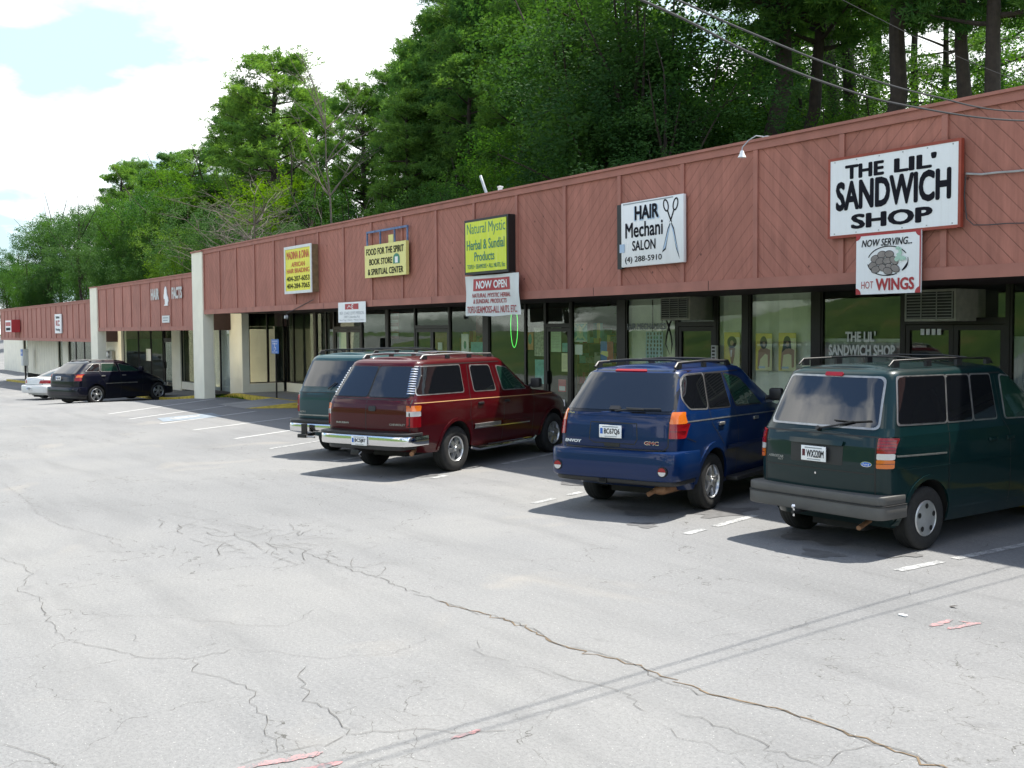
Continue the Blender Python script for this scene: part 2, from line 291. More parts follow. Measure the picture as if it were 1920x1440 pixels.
# ------------------------------------------------------------------ mesh builder
class MB:
    def __init__(s): s.v = []; s.f = []; s.m = []; s.sm = []; s.mats = []
    def mi(s, mat):
        if mat not in s.mats: s.mats.append(mat)
        return s.mats.index(mat)
    def add(s, vs, fs, mat, smooth=False, tf=None):
        o = len(s.v); i = s.mi(mat)
        s.v += [tuple(tf @ Vector(v)) if tf else tuple(v) for v in vs]
        for f in fs: s.f.append(tuple(k+o for k in f)); s.m.append(i); s.sm.append(smooth)
        return s
    def box(s, x0, x1, y0, y1, z0, z1, mat, tf=None):
        vs = [(x, y, z) for x in (x0, x1) for y in (y0, y1) for z in (z0, z1)]
        fs = [(0, 1, 3, 2), (4, 6, 7, 5), (0, 4, 5, 1), (2, 3, 7, 6), (0, 2, 6, 4), (1, 5, 7, 3)]
        return s.add(vs, fs, mat, False, tf)
    def bbox(s, x0, x1, y0, y1, z0, z1, mat, bev=.01, tf=None, seg=2):
        bm = bmesh.new(); bmesh.ops.create_cube(bm, size=1)
        for v in bm.verts: v.co = Vector(((x0+x1)/2+v.co.x*(x1-x0), (y0+y1)/2+v.co.y*(y1-y0), (z0+z1)/2+v.co.z*(z1-z0)))
        bmesh.ops.bevel(bm, geom=bm.edges[:], offset=bev, segments=seg, profile=.5, affect='EDGES')
        s.addbm(bm, mat, True, tf); return s
    def addbm(s, bm, mat, smooth=False, tf=None):
        bm.verts.ensure_lookup_table(); bm.verts.index_update()
        s.add([v.co.copy() for v in bm.verts], [[v.index for v in f.verts] for f in bm.faces], mat, smooth, tf); bm.free(); return s
    def tube(s, pts, r, mat, n=8, cap=True, smooth=True, tf=None):
        pts = [Vector(p) for p in pts]; rs = r if isinstance(r, (list, tuple)) else [r]*len(pts)
        vs, fs = [], []; a = None
        for i, p in enumerate(pts):
            d = (pts[min(i+1, len(pts)-1)]-pts[max(i-1, 0)]).normalized()
            if a is None: a = d.orthogonal().normalized()
            a = (a-d*a.dot(d)).normalized(); b = d.cross(a)
            for k in range(n):
                t = 2*math.pi*k/n; vs.append(p+(a*math.cos(t)+b*math.sin(t))*rs[i])
        for i in range(len(pts)-1):
            for k in range(n):
                k2 = (k+1) % n; fs.append((i*n+k, i*n+k2, (i+1)*n+k2, (i+1)*n+k))
        if cap: fs += [tuple(range(n-1, -1, -1)), tuple(range((len(pts)-1)*n, len(pts)*n))]
        return s.add(vs, fs, mat, smooth, tf)
    def lathe(s, prof, mat, n=32, tf=None, smooth=True):
        """prof: (radius, y) pairs, turned about the y axis"""
        vs, fs = [], []
        for r, y in prof:
            for k in range(n):
                t = 2*math.pi*k/n; vs.append((r*math.cos(t), y, r*math.sin(t)))
        for i in range(len(prof)-1):
            for k in range(n):
                k2 = (k+1) % n; fs.append((i*n+k, (i+1)*n+k, (i+1)*n+k2, i*n+k2))
        return s.add(vs, fs, mat, smooth, tf)
    def poly(s, pts, mat, th=None, tf=None):
        """flat polygon in the xz plane, facing -y, optional thickness towards +y"""
        n = len(pts)
        if th is None: return s.add([(x, 0, z) for x, z in pts], [tuple(range(n))], mat, False, tf)
        vs = [(x, 0, z) for x, z in pts]+[(x, th, z) for x, z in pts]
        fs = [tuple(range(n)), tuple(range(2*n-1, n-1, -1))]+[(i, i+n, (i+1) % n+n, (i+1) % n) for i in range(n)]
        return s.add(vs, fs, mat, False, tf)
    def text(s, txt, cx, cz, w, h, mat, y=-.004, bold=.0, ital=0, ext=.0015, tf=None, mapf=None, sp=1.0):
        heavy = max(0, bold)*1.15; cu = bpy.data.curves.new('t', 'FONT'); cu.body = txt; cu.size = 1; cu.offset = 0; cu.shear = ital; cu.resolution_u = 3; cu.space_character = sp
        ob = bpy.data.objects.new('t', cu); COL.objects.link(ob)
        dg = bpy.context.evaluated_depsgraph_get(); me = bpy.data.meshes.new_from_object(ob.evaluated_get(dg))
        vs = [v.co.copy() for v in me.vertices]; fs = [tuple(p.vertices) for p in me.polygons]; n0 = len(vs); base = list(vs); bf_ = list(fs)
        if heavy:          # thick letters: overlaid copies, each a hair further out
            for q, (dx, dz) in enumerate(((-1, 0), (1, 0), (0, .8), (0, -.8), (.7, .6), (-.7, -.6), (.7, -.6), (-.7, .6))):
                vs += [v+Vector((dx*heavy, dz*heavy, .01*(q+1))) for v in base]; fs += [tuple(k+n0*(q+1) for k in f) for f in bf_]
        bpy.data.objects.remove(ob); bpy.data.curves.remove(cu); bpy.data.meshes.remove(me)
        if not vs: return s
        x0, x1 = min(v.x for v in vs), max(v.x for v in vs); z0, z1 = min(v.y for v in vs), max(v.y for v in vs)
        out = []
        for v in vs:
            lift = v.z*.03 if heavy else 0
            a = cx+((v.x-x0)/(x1-x0)-.5)*w; c = cz+((v.y-z0)/(z1-z0)-.5)*h
            out.append((tuple(Vector(mapf(a, c))+Vector((0, -lift, 0))) if mapf else (a, y-lift, c)))
        return s.add(out, fs, mat, False, tf)
    def build(s, name, parent=None, sharp=35, loc=None):
        me = bpy.data.meshes.new(name); me.from_pydata([tuple(v) for v in s.v], [], s.f)
        for n in s.mats: me.materials.append(M[n])
        me.polygons.foreach_set('material_index', s.m); me.polygons.foreach_set('use_smooth', s.sm)
        me.validate(); me.update()
        if any(s.sm): me.set_sharp_from_angle(angle=R(sharp))
        o = bpy.data.objects.new(name, me); COL.objects.link(o)
        if parent: o.parent = parent
        if loc: o.location = loc
        return o
def thing(name, label, cat, loc=(0, 0, 0), rz=0, group=None):
    o = bpy.data.objects.new(name, None); COL.objects.link(o); o.location = loc; o.rotation_euler = (0, 0, rz)
    o.empty_display_size = .2; o['label'] = label; o['category'] = cat
    if group: o['group'] = group
    return o
def tag(o, label, cat, group=None, kind=None):
    o['label'] = label; o['category'] = cat
    if group: o['group'] = group
    if kind: o['kind'] = kind
    return o
def struct(o): o['kind'] = 'structure'; return o
# ================================================================== GROUND
def ground_h(x, y):
    z = gz(x)
    if y < -9:
        top = 7.0-4.2*_st(-22, -70, x); z += top*_st(-9, -27, y)
    if y > 22: z += 3.0*_st(22, 44, y)
    return z
def axis(lo, hi, dense_lo, dense_hi, fine, coarse):
    xs = [lo]; 
    while xs[-1] < hi-1e-6: xs.append(min(hi, xs[-1]+(fine if dense_lo <= xs[-1] < dense_hi else coarse)))
    return xs
xs = axis(-420, 220, -100, 20, 1.5, 16); ys = axis(-180, 420, -30, 46, 1.5, 15)
g = MB(); W = len(ys)
vs = [(x, y, ground_h(x, y)) for x in xs for y in ys]
fa, fg = [], []
for i in range(len(xs)-1):
    for j in range(W-1):
        f = (i*W+j, (i+1)*W+j, (i+1)*W+j+1, i*W+j+1)
        (fa if -9.1 <= ys[j] < 20 or (xs[i] < -110 and abs(ys[j]) < 40) else fg).append(f)
me = bpy.data.meshes.new('ground'); me.from_pydata(vs, [], fa+fg); me.materials.append(M['asphalt']); me.materials.append(M['grass'])
me.polygons.foreach_set('material_index', [0]*len(fa)+[1]*len(fg)); me.polygons.foreach_set('use_smooth', [True]*(len(fa)+len(fg))); me.update()
ground = bpy.data.objects.new('ground', me); COL.objects.link(ground); ground['kind'] = 'structure'

def ribbon(mb, pts, w, mat, lift=.004, jit=0, seg=.0):
    """painted line, crack or stain edge lying on the ground"""
    P = [Vector((p[0], p[1])) for p in pts]
    if seg:
        Q = [P[0]]
        for a, b in zip(P, P[1:]):
            n = max(1, int((b-a).length/seg))
            for k in range(1, n+1):
                q = a.lerp(b, k/n)
                if k < n: q += Vector((random.gauss(0, jit), random.gauss(0, jit)))
                Q.append(q)
        P = Q
    vs, fs = [], []
    for i, q in enumerate(P):
        d = (P[min(i+1, len(P)-1)]-P[max(i-1, 0)]).normalized(); n = Vector((-d.y, d.x))
        ww = w*random.uniform(.55, 1.35) if jit else w
        if jit and i in (0, len(P)-1): ww = w*.15
        for s in (-.5, .5):
            r = q+n*ww*s; vs.append((r.x, r.y, gz(r.x)+lift))
        if i: fs.append((2*i-2, 2*i-1, 2*i+1, 2*i))
    mb.add(vs, fs, mat)
def px_line(pts): return [tuple(at(u, v, z=0))[:2] for u, v in pts]

# cracks traced on the asphalt
mb = MB()
for pts, w, m in [
    ([(500,1020),(560,1028),(600,1048),(650,1066),(700,1080),(760,1103),(820,1127),(880,1145),(960,1166),(1010,1185),(1045,1208),(1100,1220),(1150,1233),(1205,1252),(1215,1266),(1260,1284),(1330,1302),(1400,1320),(1475,1334),(1500,1350),(1560,1364),(1600,1380),(1660,1400),(1730,1425),(1790,1450)], .022, 'crack'),
    ([(820,1127),(960,1166),(1045,1208),(1205,1252),(1330,1302),(1475,1334),(1560,1364),(1660,1400),(1790,1450)], .045, 'crack_tan'),
    ([(1040,1258),(1060,1270),(1105,1280),(1160,1297),(1195,1315),(1200,1330),(1215,1338)], .016, 'crack'),
    ([(970,1245),(1020,1262),(1062,1272)], .010, 'crack'),
    ([(1268,1338),(1330,1354),(1380,1375),(1425,1390),(1430,1408),(1480,1420),(1545,1440)], .016, 'crack'),
    ([(1545,1440),(1570,1415),(1640,1398)], .012, 'crack'), ([(1240,1360),(1270,1385),(1330,1395),(1350,1410),(1370,1414),(1430,1405)], .010, 'crack'),
    ([(1370,1414),(1400,1440)], .010, 'crack'),
    ([(0,1045),(50,1065),(55,1080),(35,1110),(75,1120),(80,1145),(100,1170),(120,1200),(190,1215),(250,1230),(310,1235),(365,1234),(420,1225),(440,1215)], .015, 'crack'),
    ([(120,1143),(200,1155),(300,1157),(400,1165),(440,1172),(520,1175),(560,1165),(590,1143)], .009, 'crack'),
    ([(365,1234),(360,1260),(400,1268),(440,1282),(480,1297),(468,1320),(500,1342),(498,1380),(518,1395),(520,1412),(560,1405),(610,1400),(650,1378)], .014, 'crack'),
    ([(440,1218),(520,1222),(580,1232),(610,1236),(680,1230),(740,1225),(790,1205),(800,1190)], .009, 'crack'),
    ([(575,1250),(558,1270),(580,1300),(567,1315),(615,1328),(635,1350),(650,1378),(740,1373),(800,1368),(870,1376),(960,1370)], .016, 'crack'),
    ([(480,1425),(450,1435),(520,1412)], .012, 'crack'), ([(590,1402),(585,1425),(640,1445)], .012, 'crack'),
    ([(895,1200),(900,1225),(925,1233),(960,1242)], .010, 'crack'), ([(0,1396),(60,1412),(130,1440)], .014, 'crack'),
    ([(1605,1070),(1680,1085),(1760,1102),(1860,1120),(1925,1130)], .009, 'crack'), ([(1710,1105),(1708,1118),(1690,1125)], .008, 'crack'),
    ([(1515,1155),(1512,1172),(1440,1182),(1370,1190),(1320,1200)], .007, 'crack'),
    ([(0,905),(40,930),(70,960),(110,985),(170,1000),(230,1015)], .013, 'crack'), ([(200,1000),(205,1015),(235,1030)], .012, 'crack'),
    ([(60,860),(140,880),(240,900),(330,905)], .012, 'crack'), ([(300,960),(380,975),(430,985),(500,995)], .012, 'crack'),
    ([(110,1075),(160,1090),(210,1085)], .008, 'crack'), ([(240,1187),(265,1205)], .012, 'crack'), ([(1660,1345),(1690,1370)], .008, 'crack')]:
    ribbon(mb, px_line(pts), w*(.28 if m == 'crack' else .36), m, lift=.004 if m == 'crack_tan' else .006, jit=.022, seg=.07)
# crazed patch in the middle of the lane
random.seed(3)
for k in range(60):
    t = random.random(); u = 330+330*t+random.gauss(0, 45); v = 985+70*t+random.gauss(0, 22)
    pts = [(u, v)]; a = random.choice((0, 0, 1.2, 2.5))+random.uniform(-.4, .4)
    for j in range(random.randint(2, 6)):
        a += random.uniform(-.6, .6); u += 13*math.cos(a); v += 5*math.sin(a); pts.append((u, v))
    ribbon(mb, px_line(pts), .006, 'crack', lift=.0055+.0001*k, jit=.03, seg=.08)
struct(mb.build('asphalt_cracks'))

# parking lines, in each bay's own worn state
mb = MB(); random.seed(5)
def worn(p0, p1, w=.10, keep=((0, 1),), mat='white_line'):
    a, b = Vector(p0), Vector(p1)
    for s, e in keep: ribbon(mb, [a.lerp(b, s+(e-s)*k/8) for k in range(9)], w, mat, lift=.005)
for (a, b) in [((203,776.6),(431,744)), ((242,786),(486,752.5)), ((300,795),(481,771)), ((362.5,806.6),(547,783)), ((439,823),(560,805))]:
    A, B = at(*a, z=0), at(*b, z=0); worn((A.x, A.y), (B.x, B.y), mat='bay_line')
worn((-6.71, 9.12), (-6.70, 13.6), .11, ((0, .16), (.21, .55), (.60, .8)))
worn((-9.35, 8.75), (-10.6, 13.6), .11, ((0, .08), (.13, .33), (.5, .9)))
worn((-12.25, 8.6), (-14.1, 13.6), .11, ((0, .1), (.17, .24), (.5, 1)))
worn((-15.2, 8.5), (-17.5, 13.6), .11, ((.05, .12), (.42, 1)))
worn((-18.4, 8.4), (-20.9, 13.6), .11, ((0, 1),)); worn((-21.2, 8.3), (-24.2, 13.6), .1)
worn((-41.5, 8.0), (-44.8, 13.2), .1, ((0, .5), (.6, 1))); worn((-44.6, 8.0), (-48.0, 13.2), .1); worn((-50.8, 8.0), (-54.0, 13.2), .1); worn((-54, 8), (-57.3, 13.2), .1); worn((-57.3, 8), (-60.6, 13.2), .1)
struct(mb.build('parking_lines'))
# faded accessible-bay marking
mb = MB()
c = [(-30.6, 8.7), (-29.3, 8.5), (-30.1, 10.4), (-31.6, 10.6)]
mb.add([(x, y, gz(x)+.006) for x, y in c], [(0, 1, 2, 3)], 'blue_line')
mb.add([(x, y, gz(x)+.009) for x, y in [(-30.5, 9.0), (-29.9, 8.95), (-30.5, 9.9), (-31.0, 10.0)]], [(0, 1, 2, 3)], 'white_line')
struct(mb.build('bay_marking'))
# oil stains and red survey marks
mb = MB(); random.seed(9)
def blot(cx, cy, rx, ry, mat, lift):
    n = 22; ph = random.random()*6; vs = [(cx, cy, gz(cx)+lift)]
    for k in range(n):
        t = 2*math.pi*k/n; rr = 1+.22*math.sin(3*t+ph)+.18*math.sin(5*t+2*ph)+random.uniform(-.12, .12)
        vs.append((cx+rx*rr*math.cos(t), cy+ry*rr*math.sin(t), gz(cx)+lift))
    mb.add(vs, [(0, 1+k, 1+(k+1) % n) for k in range(n)], mat)
for i, (x, y, a, b) in enumerate([(-10.1,8.75,.20,.16),(-10.9,9.4,.45,.3),(-10.2,10.2,.3,.5),(-7.7,9.15,.22,.17),(-8.3,9.9,.4,.4),(-16.9,7.5,.26,.16),(-15.9,8.9,.35,.3),(-13.4,10.6,.5,.5),(-7.2,9.8,.18,.25),(-12.1,10.1,.3,.2),(-19.2,9.2,.3,.3),]):
    blot(x, y, a, b, 'oil', .0045+.0002*i)
struct(mb.build('oil_stains'))
mb = MB()
for p, q, w in [((445,1440),(600,1412),.075), ((560,1446),(640,1430),.075), ((1745,1175),(1790,1163),.05), ((1780,1180),(1835,1168),.05), ((1798,1166),(1830,1170),.012), ((850,1386),(900,1370),.03)]:
    A, B = at(*p, z=0), at(*q, z=0)
    for k in range(3): ribbon(mb, [(A.x+random.gauss(0,.012), A.y+random.gauss(0,.012)), (B.x+random.gauss(0,.012), B.y+random.gauss(0,.012))], w*random.uniform(.5,.9), 'red_spray', lift=.0047+.0003*k, jit=.006, seg=.03)
struct(mb.build('spray_marks'))
A = at(1693, 1155, z=0)
mb = MB(); mb.bbox(-.035, .035, -.02, .02, 0, .012, 'white', .004); tag(mb.build('paper_scrap', loc=(A.x, A.y, .002)), 'tiny white paper scrap lying on the open asphalt at right', 'litter')
A = at(1787, 1139, z=0)
mb = MB(); mb.add([(-.04, 0, 0), (0, .02, .012), (.05, .005, .02), (0, -.025, .006)], [(0, 1, 2, 3)], 'bark'); tag(mb.build('dead_leaf', loc=(A.x, A.y, .004)), 'single brown dead leaf on the asphalt near red spray marks', 'leaf')

# sidewalk + kerbs
mb = MB()
mb.box(-38.6, 12, 13.86, 15.9, -.3, .15, 'concrete'); struct(mb.build('sidewalk'))
mb = MB()
xs_ = [-40.2+.4*k for k in range(131)]
vs, fs = [], []
for i, x in enumerate(xs_):
    h = .02+.14*_st(-40.2, -38.4, x); z0 = gz(x)
    for y, z in ((13.70, z0-.1), (13.70, z0+h-.02), (13.72, z0+h), (13.86, z0+h+.001)): vs.append((x, y, z))
    if i: 
        for k in range(3): a = (i-1)*4+k; fs.append((a, a+1, a+5, a+4))
mb.add(vs, fs, 'yellow_paint'); struct(mb.build('kerb'))
mb = MB(); vs, fs = [], []
xs_ = [-82+1.0*k for k in range(43)]
for i, x in enumerate(xs_):
    z0 = gz(x)
    for y, z in ((13.05, z0-.2), (13.05, z0+.10), (13.07, z0+.12), (13.22, z0+.121), (16.2, z0+.125)): vs.append((x, y, z))
    if i:
        for k in range(4): a = (i-1)*5+k; fs.append((a, a+1, a+6, a+5))
n = len(fs); mb.add(vs, [f for i, f in enumerate(fs) if i % 4 == 3], 'concrete'); mb.add(vs, [f for i, f in enumerate(fs) if i % 4 != 3], 'yellow_paint')
struct(mb.build('lower_sidewalk'))
# built-up wheelchair ramp with a yellow flank
mb = MB()
vs = [(-35.2, 12.0, .006), (-32.7, 12.0, .006), (-32.3, 13.7, .16), (-34.8, 13.7, .16), (-31.6, 13.7, .005), (-35.5, 13.7, .005)]
mb.add(vs, [(0, 1, 2, 3)], 'concrete'); mb.add(vs, [(1, 4, 2), (0, 3, 5)], 'yellow_paint'); struct(mb.build('ramp'))
# weeds in the kerb joint
random.seed(21); mb = MB()
for k in range(420):
    x = random.choice((random.uniform(-40.2, -37.2), random.gauss(-34, .6), random.uniform(-40, -24))); y = 13.66+random.gauss(0, .04); h = random.uniform(.04, .16)
    a = random.uniform(0, 6.3); dx, dy = .012*math.cos(a), .012*math.sin(a); lx, ly = random.gauss(0, .04), random.gauss(-.02, .04)
    mb.add([(x-dx, y-dy, gz(x)), (x+dx, y+dy, gz(x)), (x+lx, y+ly, gz(x)+h)], [(0, 1, 2)], 'leaves_bright')
tag(mb.build('weeds'), 'low green weeds growing in the joint of the yellow kerb', 'weeds', kind='stuff')

# ================================================================== BUILDING
def X(u, y=15.9): return at(u, 640, y=y).x
def bar(mb, P, Q, s0, s1, z0, z1, d0, d1, mat):
    """box in the wall frame running P->Q: s along, z up, d outwards (towards the car park)"""
    P, Q = Vector((*P, 0)), Vector((*Q, 0)); e = (Q-P).normalized(); n = Vector((e.y, -e.x, 0))
    vs = [P+e*s+n*d+Vector((0, 0, z)) for s in (s0, s1) for d in (d0, d1) for z in (z0, z1)]
    mb.add(vs, [(0, 1, 3, 2), (4, 6, 7, 5), (0, 4, 5, 1), (2, 3, 7, 6), (0, 2, 6, 4), (1, 5, 7, 3)], mat)
def window(root, P, Q, s0, s1, z0, z1, fw=.04, lab=None):
    f = MB()
    bar(f, P, Q, s0, s0+fw, z0, z1, -.03, .03, 'bronze'); bar(f, P, Q, s1-fw, s1, z0, z1, -.03, .03, 'bronze')
    bar(f, P, Q, s0+fw, s1-fw, z0, z0+fw, -.03, .028, 'bronze'); bar(f, P, Q, s0+fw, s1-fw, z1-fw, z1, -.03, .028, 'bronze')
    w = f.build('shop_window', root)
    g = MB(); bar(g, P, Q, s0+fw, s1-fw, z0+fw, z1-fw, -.003, .003, 'shop_glass'); g.build('pane', w)
    return w
def door(root, P, Q, s0, s1, z0, ztop, leaves=1, head=2.30, hinge_left=True):
    f = MB(); fw = .07
    bar(f, P, Q, s0, s0+fw, z0, ztop, -.04, .04, 'bronze'); bar(f, P, Q, s1-fw, s1, z0, ztop, -.04, .04, 'bronze')
    bar(f, P, Q, s0+fw, s1-fw, z0+head, z0+head+.10, -.04, .038, 'bronze'); bar(f, P, Q, s0+fw, s1-fw, ztop-.05, ztop, -.05, .05, 'bronze')
    df = f.build('door_frame', root)
    g = MB(); bar(g, P, Q, s0+fw, s1-fw, z0+head+.10, ztop-.05, -.003, .003, 'shop_glass'); g.build('transom_pane', df)
    W = (s1-s0-2*fw)/leaves
    for k in range(leaves):
        a = s0+fw+k*W; b = a+W; d = MB(); t = .085; e = .004
        bar(d, P, Q, a+e, a+t, z0+.01, z0+head-.01, -.03, .03, 'bronze'); bar(d, P, Q, b-t, b-e, z0+.01, z0+head-.01, -.03, .03, 'bronze')
        bar(d, P, Q, a+t, b-t, z0+head-.10, z0+head-.01, -.03, .028, 'bronze'); bar(d, P, Q, a+t, b-t, z0+.01, z0+.22, -.03, .028, 'bronze')
        dd = d.build('door', root)
        g = MB(); bar(g, P, Q, a+t, b-t, z0+.22, z0+head-.10, -.003, .003, 'shop_glass'); g.build('pane', dd)
        h = MB(); side = (b-.06 if k == 0 and leaves == 2 or (leaves == 1 and not hinge_left) else a+.06)
        bar(h, P, Q, side-.03, side+.03, z0+.90, z0+1.22, .03, .075, 'black'); h.build('handle', dd)
def glaze(root, P, Q, items, z0, ztop, base=.10, basemat='bronze'):
    """items: (kind, s0, s1)"""
    for it in items:
        k, a, b = it[:3]; bh = it[3] if len(it) > 3 else base
        if k == 'glass':
            bm_ = MB(); bar(bm_, P, Q, a, b, z0, z0+bh, -.06, .06, 'cream' if bh > .2 else basemat); bm_.build('sill_wall', root)
            window(root, P, Q, a, b, z0+bh, ztop)
        elif k == 'post': m = MB(); bar(m, P, Q, a, b, z0, ztop, -.05, .045, 'bronze'); m.build('mullion_post', root)
        elif k == 'wall': m = MB(); bar(m, P, Q, a, b, z0-.3, ztop, -.10, .09, 'cream'); m.build('wall', root)
        elif k == 'door': door(root, P, Q, a, b, z0, ztop, 1)
        elif k == 'door2': door(root, P, Q, a, b, z0, ztop, 2)
def fascia(root, x0, x1, zb, zt, battens, mat, yf=12.80):
    m = MB(); m.box(x0, x1, yf, yf+.12, zb+.02, zt-.02, mat); m.build('fascia', root)
    m = MB()
    m.box(x0-.001, x1+.001, yf-.045, yf-.002, zb, zb+.165, 'fascia_trim')            # bottom band
    m.box(x0-.001, x1+.001, yf-.04, yf-.002, zt-.15, zt-.03, 'fascia_trim')         # top band
    m.box(x0-.02, x1+.02, yf-.075, yf+.16, zt-.03, zt+.012, 'fascia_trim')          # cap
    for k in range(int((x1-x0)/3.05)):                                               # butt joints in the band
        x = x0+1.2+3.05*k; m.box(x, x+.012, yf-.0475, yf-.044, zb+.005, zb+.16, 'soffit_brown')
    m.build('fascia_trim', root)
    for x in battens:
        m = MB(); m.box(x-.045, x+.045, yf-.032, yf-.002, zb+.168, zt-.153, 'fascia_trim'); m.build('batten', root)
ZT, ZB = 5.34, 3.03
b1 = thing('shop_building', 'longest and tallest block of the shopping strip with salmon red chevron board fascia', 'shop building', (-15, 15, 0))
b2 = thing('shop_building', 'middle lower block of the shopping strip between two cream columns behind the dark crossover', 'shop building', (-47, 15, 0))
b3 = thing('shop_building', 'farthest and lowest block of the shopping strip, behind the white sedan', 'shop building', (-70, 15, 0))
for b in (b1, b2, b3): b.location = (0, 0, 0)
BX = [-38.70+1.664*k for k in range(31)]
fascia(b1, -38.70, 11.3, ZB, ZT, BX[:-1], 'fascia_main')
ZT2, ZB2 = 4.58, 2.46; ZT3, ZB3 = 4.01, 1.93
fascia(b2, -54.31, -39.90, ZB2, ZT2, [-54.26+1.437*k for k in range(11)], 'fascia_mid')
fascia(b3, -81.86, -55.72, ZB3, ZT3, [-81.8+1.372*k for k in range(20)], 'fascia_far')
# cream columns, front face flush just ahead of the fascia
def column(root, x0, x1, z0, z1, y0=12.72, y1=13.12):
    m = MB(); m.bbox(x0, x1, y0, y1, z0, z1, 'cream', .008, seg=1); o = m.build('column', root)
    m = MB(); m.box(x0-.03, x1+.03, y0-.04, y1+.05, z1+.001, z1+.05, 'fascia_trim'); m.build('column_cap', o)
column(b1, -39.88, -38.73, -.5, ZT-.06); column(b2, -55.70, -54.36, -1.0, ZT2-.03)
# soffits, roofs, end faces of the canopies
def slab(root, x0, x1, zb, zt, name_end=True, y1=26, ys=15.9):
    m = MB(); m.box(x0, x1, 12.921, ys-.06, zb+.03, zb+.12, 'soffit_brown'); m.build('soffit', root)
    m = MB(); m.box(x0+.02, x1-.02, 12.921, y1, zt-.55, zt-.40, 'roofing'); m.build('roof', root)
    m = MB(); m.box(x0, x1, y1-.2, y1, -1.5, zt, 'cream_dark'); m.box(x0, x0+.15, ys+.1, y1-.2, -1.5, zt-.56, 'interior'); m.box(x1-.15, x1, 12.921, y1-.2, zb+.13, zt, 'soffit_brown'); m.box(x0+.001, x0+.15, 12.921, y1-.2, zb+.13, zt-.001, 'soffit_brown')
    m.build('wall', root)
slab(b1, -38.70, 11.3, ZB, ZT); slab(b2, -54.31, -39.90, ZB2, ZT2); slab(b3, -81.86, -55.72, ZB3, ZT3, ys=14.3)
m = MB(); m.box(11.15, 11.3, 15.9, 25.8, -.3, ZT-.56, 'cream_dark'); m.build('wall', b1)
# right end of the two lower canopies, seen under the next one
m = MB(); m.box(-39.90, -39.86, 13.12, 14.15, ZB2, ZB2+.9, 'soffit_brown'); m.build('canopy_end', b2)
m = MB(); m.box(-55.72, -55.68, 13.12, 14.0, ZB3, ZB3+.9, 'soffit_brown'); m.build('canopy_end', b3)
# interior shells
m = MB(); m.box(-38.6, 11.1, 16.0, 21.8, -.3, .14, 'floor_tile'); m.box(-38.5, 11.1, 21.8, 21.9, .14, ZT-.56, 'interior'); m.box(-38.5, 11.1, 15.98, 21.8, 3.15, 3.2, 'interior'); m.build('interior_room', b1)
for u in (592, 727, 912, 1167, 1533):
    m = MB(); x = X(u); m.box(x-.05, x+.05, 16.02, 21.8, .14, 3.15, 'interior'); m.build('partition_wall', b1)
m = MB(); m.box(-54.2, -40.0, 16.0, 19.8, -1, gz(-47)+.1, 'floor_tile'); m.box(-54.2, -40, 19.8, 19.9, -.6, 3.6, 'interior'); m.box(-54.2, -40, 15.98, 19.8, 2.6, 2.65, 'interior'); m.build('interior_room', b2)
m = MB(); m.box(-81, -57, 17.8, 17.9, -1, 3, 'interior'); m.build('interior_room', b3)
# storefront, main block
P1, Q1 = (-38.70, 15.9), (11.3, 15.9); S = lambda u: X(u)+38.70
items = [('glass', 0.05, S(551), .32), ('glass', S(551), S(590), .32), ('post', S(590), S(594)), ('glass', S(594), S(612)), ('glass', S(612), S(627)), ('door2', S(627), S(680)), ('glass', S(680), S(725)), ('post', S(725), S(730)),
         ('glass', S(730), S(779)), ('door2', S(779), S(845)), ('glass', S(845), S(908)), ('post', S(908), S(918)), ('glass', S(918), S(986)), ('glass', S(986), S(1023)), ('door', S(1023), S(1073)), ('glass', S(1073), S(1160)),
         ('post', S(1160), S(1175)), ('glass', S(1175), S(1270)), ('door', S(1270), S(1345)), ('glass', S(1345), S(1395)), ('post', S(1395), S(1406)), ('glass', S(1406), S(1525)), ('post', S(1525), S(1541)), ('glass', S(1541), S(1693)), ('door2', S(1693), S(1895)),
         ('glass', S(1895), S(1895)+2.2)]
s = S(1895)+2.2
for k in range(4):
    items += [('post', s, s+.16), ('glass', s+.16, s+2.1), ('door', s+2.1, s+3.2), ('glass', s+3.2, s+4.4)]; s += 4.4
glaze(b1, P1, Q1, [i for i in items if i[2] < 49.9], .151, 3.15)
# return wall with its own window at the left end of the main block
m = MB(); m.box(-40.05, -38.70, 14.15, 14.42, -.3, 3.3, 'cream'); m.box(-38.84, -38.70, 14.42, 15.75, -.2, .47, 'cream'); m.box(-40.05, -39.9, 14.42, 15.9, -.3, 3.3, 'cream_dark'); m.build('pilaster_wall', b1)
window(b1, (-38.77, 14.42), (-38.77, 15.9), 0, .75, .48, 3.15); window(b1, (-38.77, 14.42), (-38.77, 15.9), .75, 1.40, .48, 3.15)
# middle block
z2 = gz(-47)+.13; P2, Q2 = (-54.5, 15.9), (-40.05, 15.9); S2 = lambda u: X(u)+54.5
glaze(b2, P2, Q2, [('door', .05, S2(325)), ('wall', S2(325), S2(341)), ('glass', S2(341), S2(367), .35), ('wall', S2(367), S2(385)), ('glass', S2(385), S2(413)), ('glass', S2(413), 14.4)], z2, 2.62)
xw0, xw1 = X(197, 14.0), X(227, 14.0)
m = MB(); m.box(xw0, xw1, 14.0, 14.25, -1.2, 2.6, 'cream'); m.build('pilaster_wall', b2)
glaze(b2, (xw1, 14.1), (-54.5, 15.9), [('glass', .02, .72), ('glass', .72, 1.3), ('glass', 1.3, Vector((-54.5-xw1, 1.8)).length-.02)], z2, 2.62)
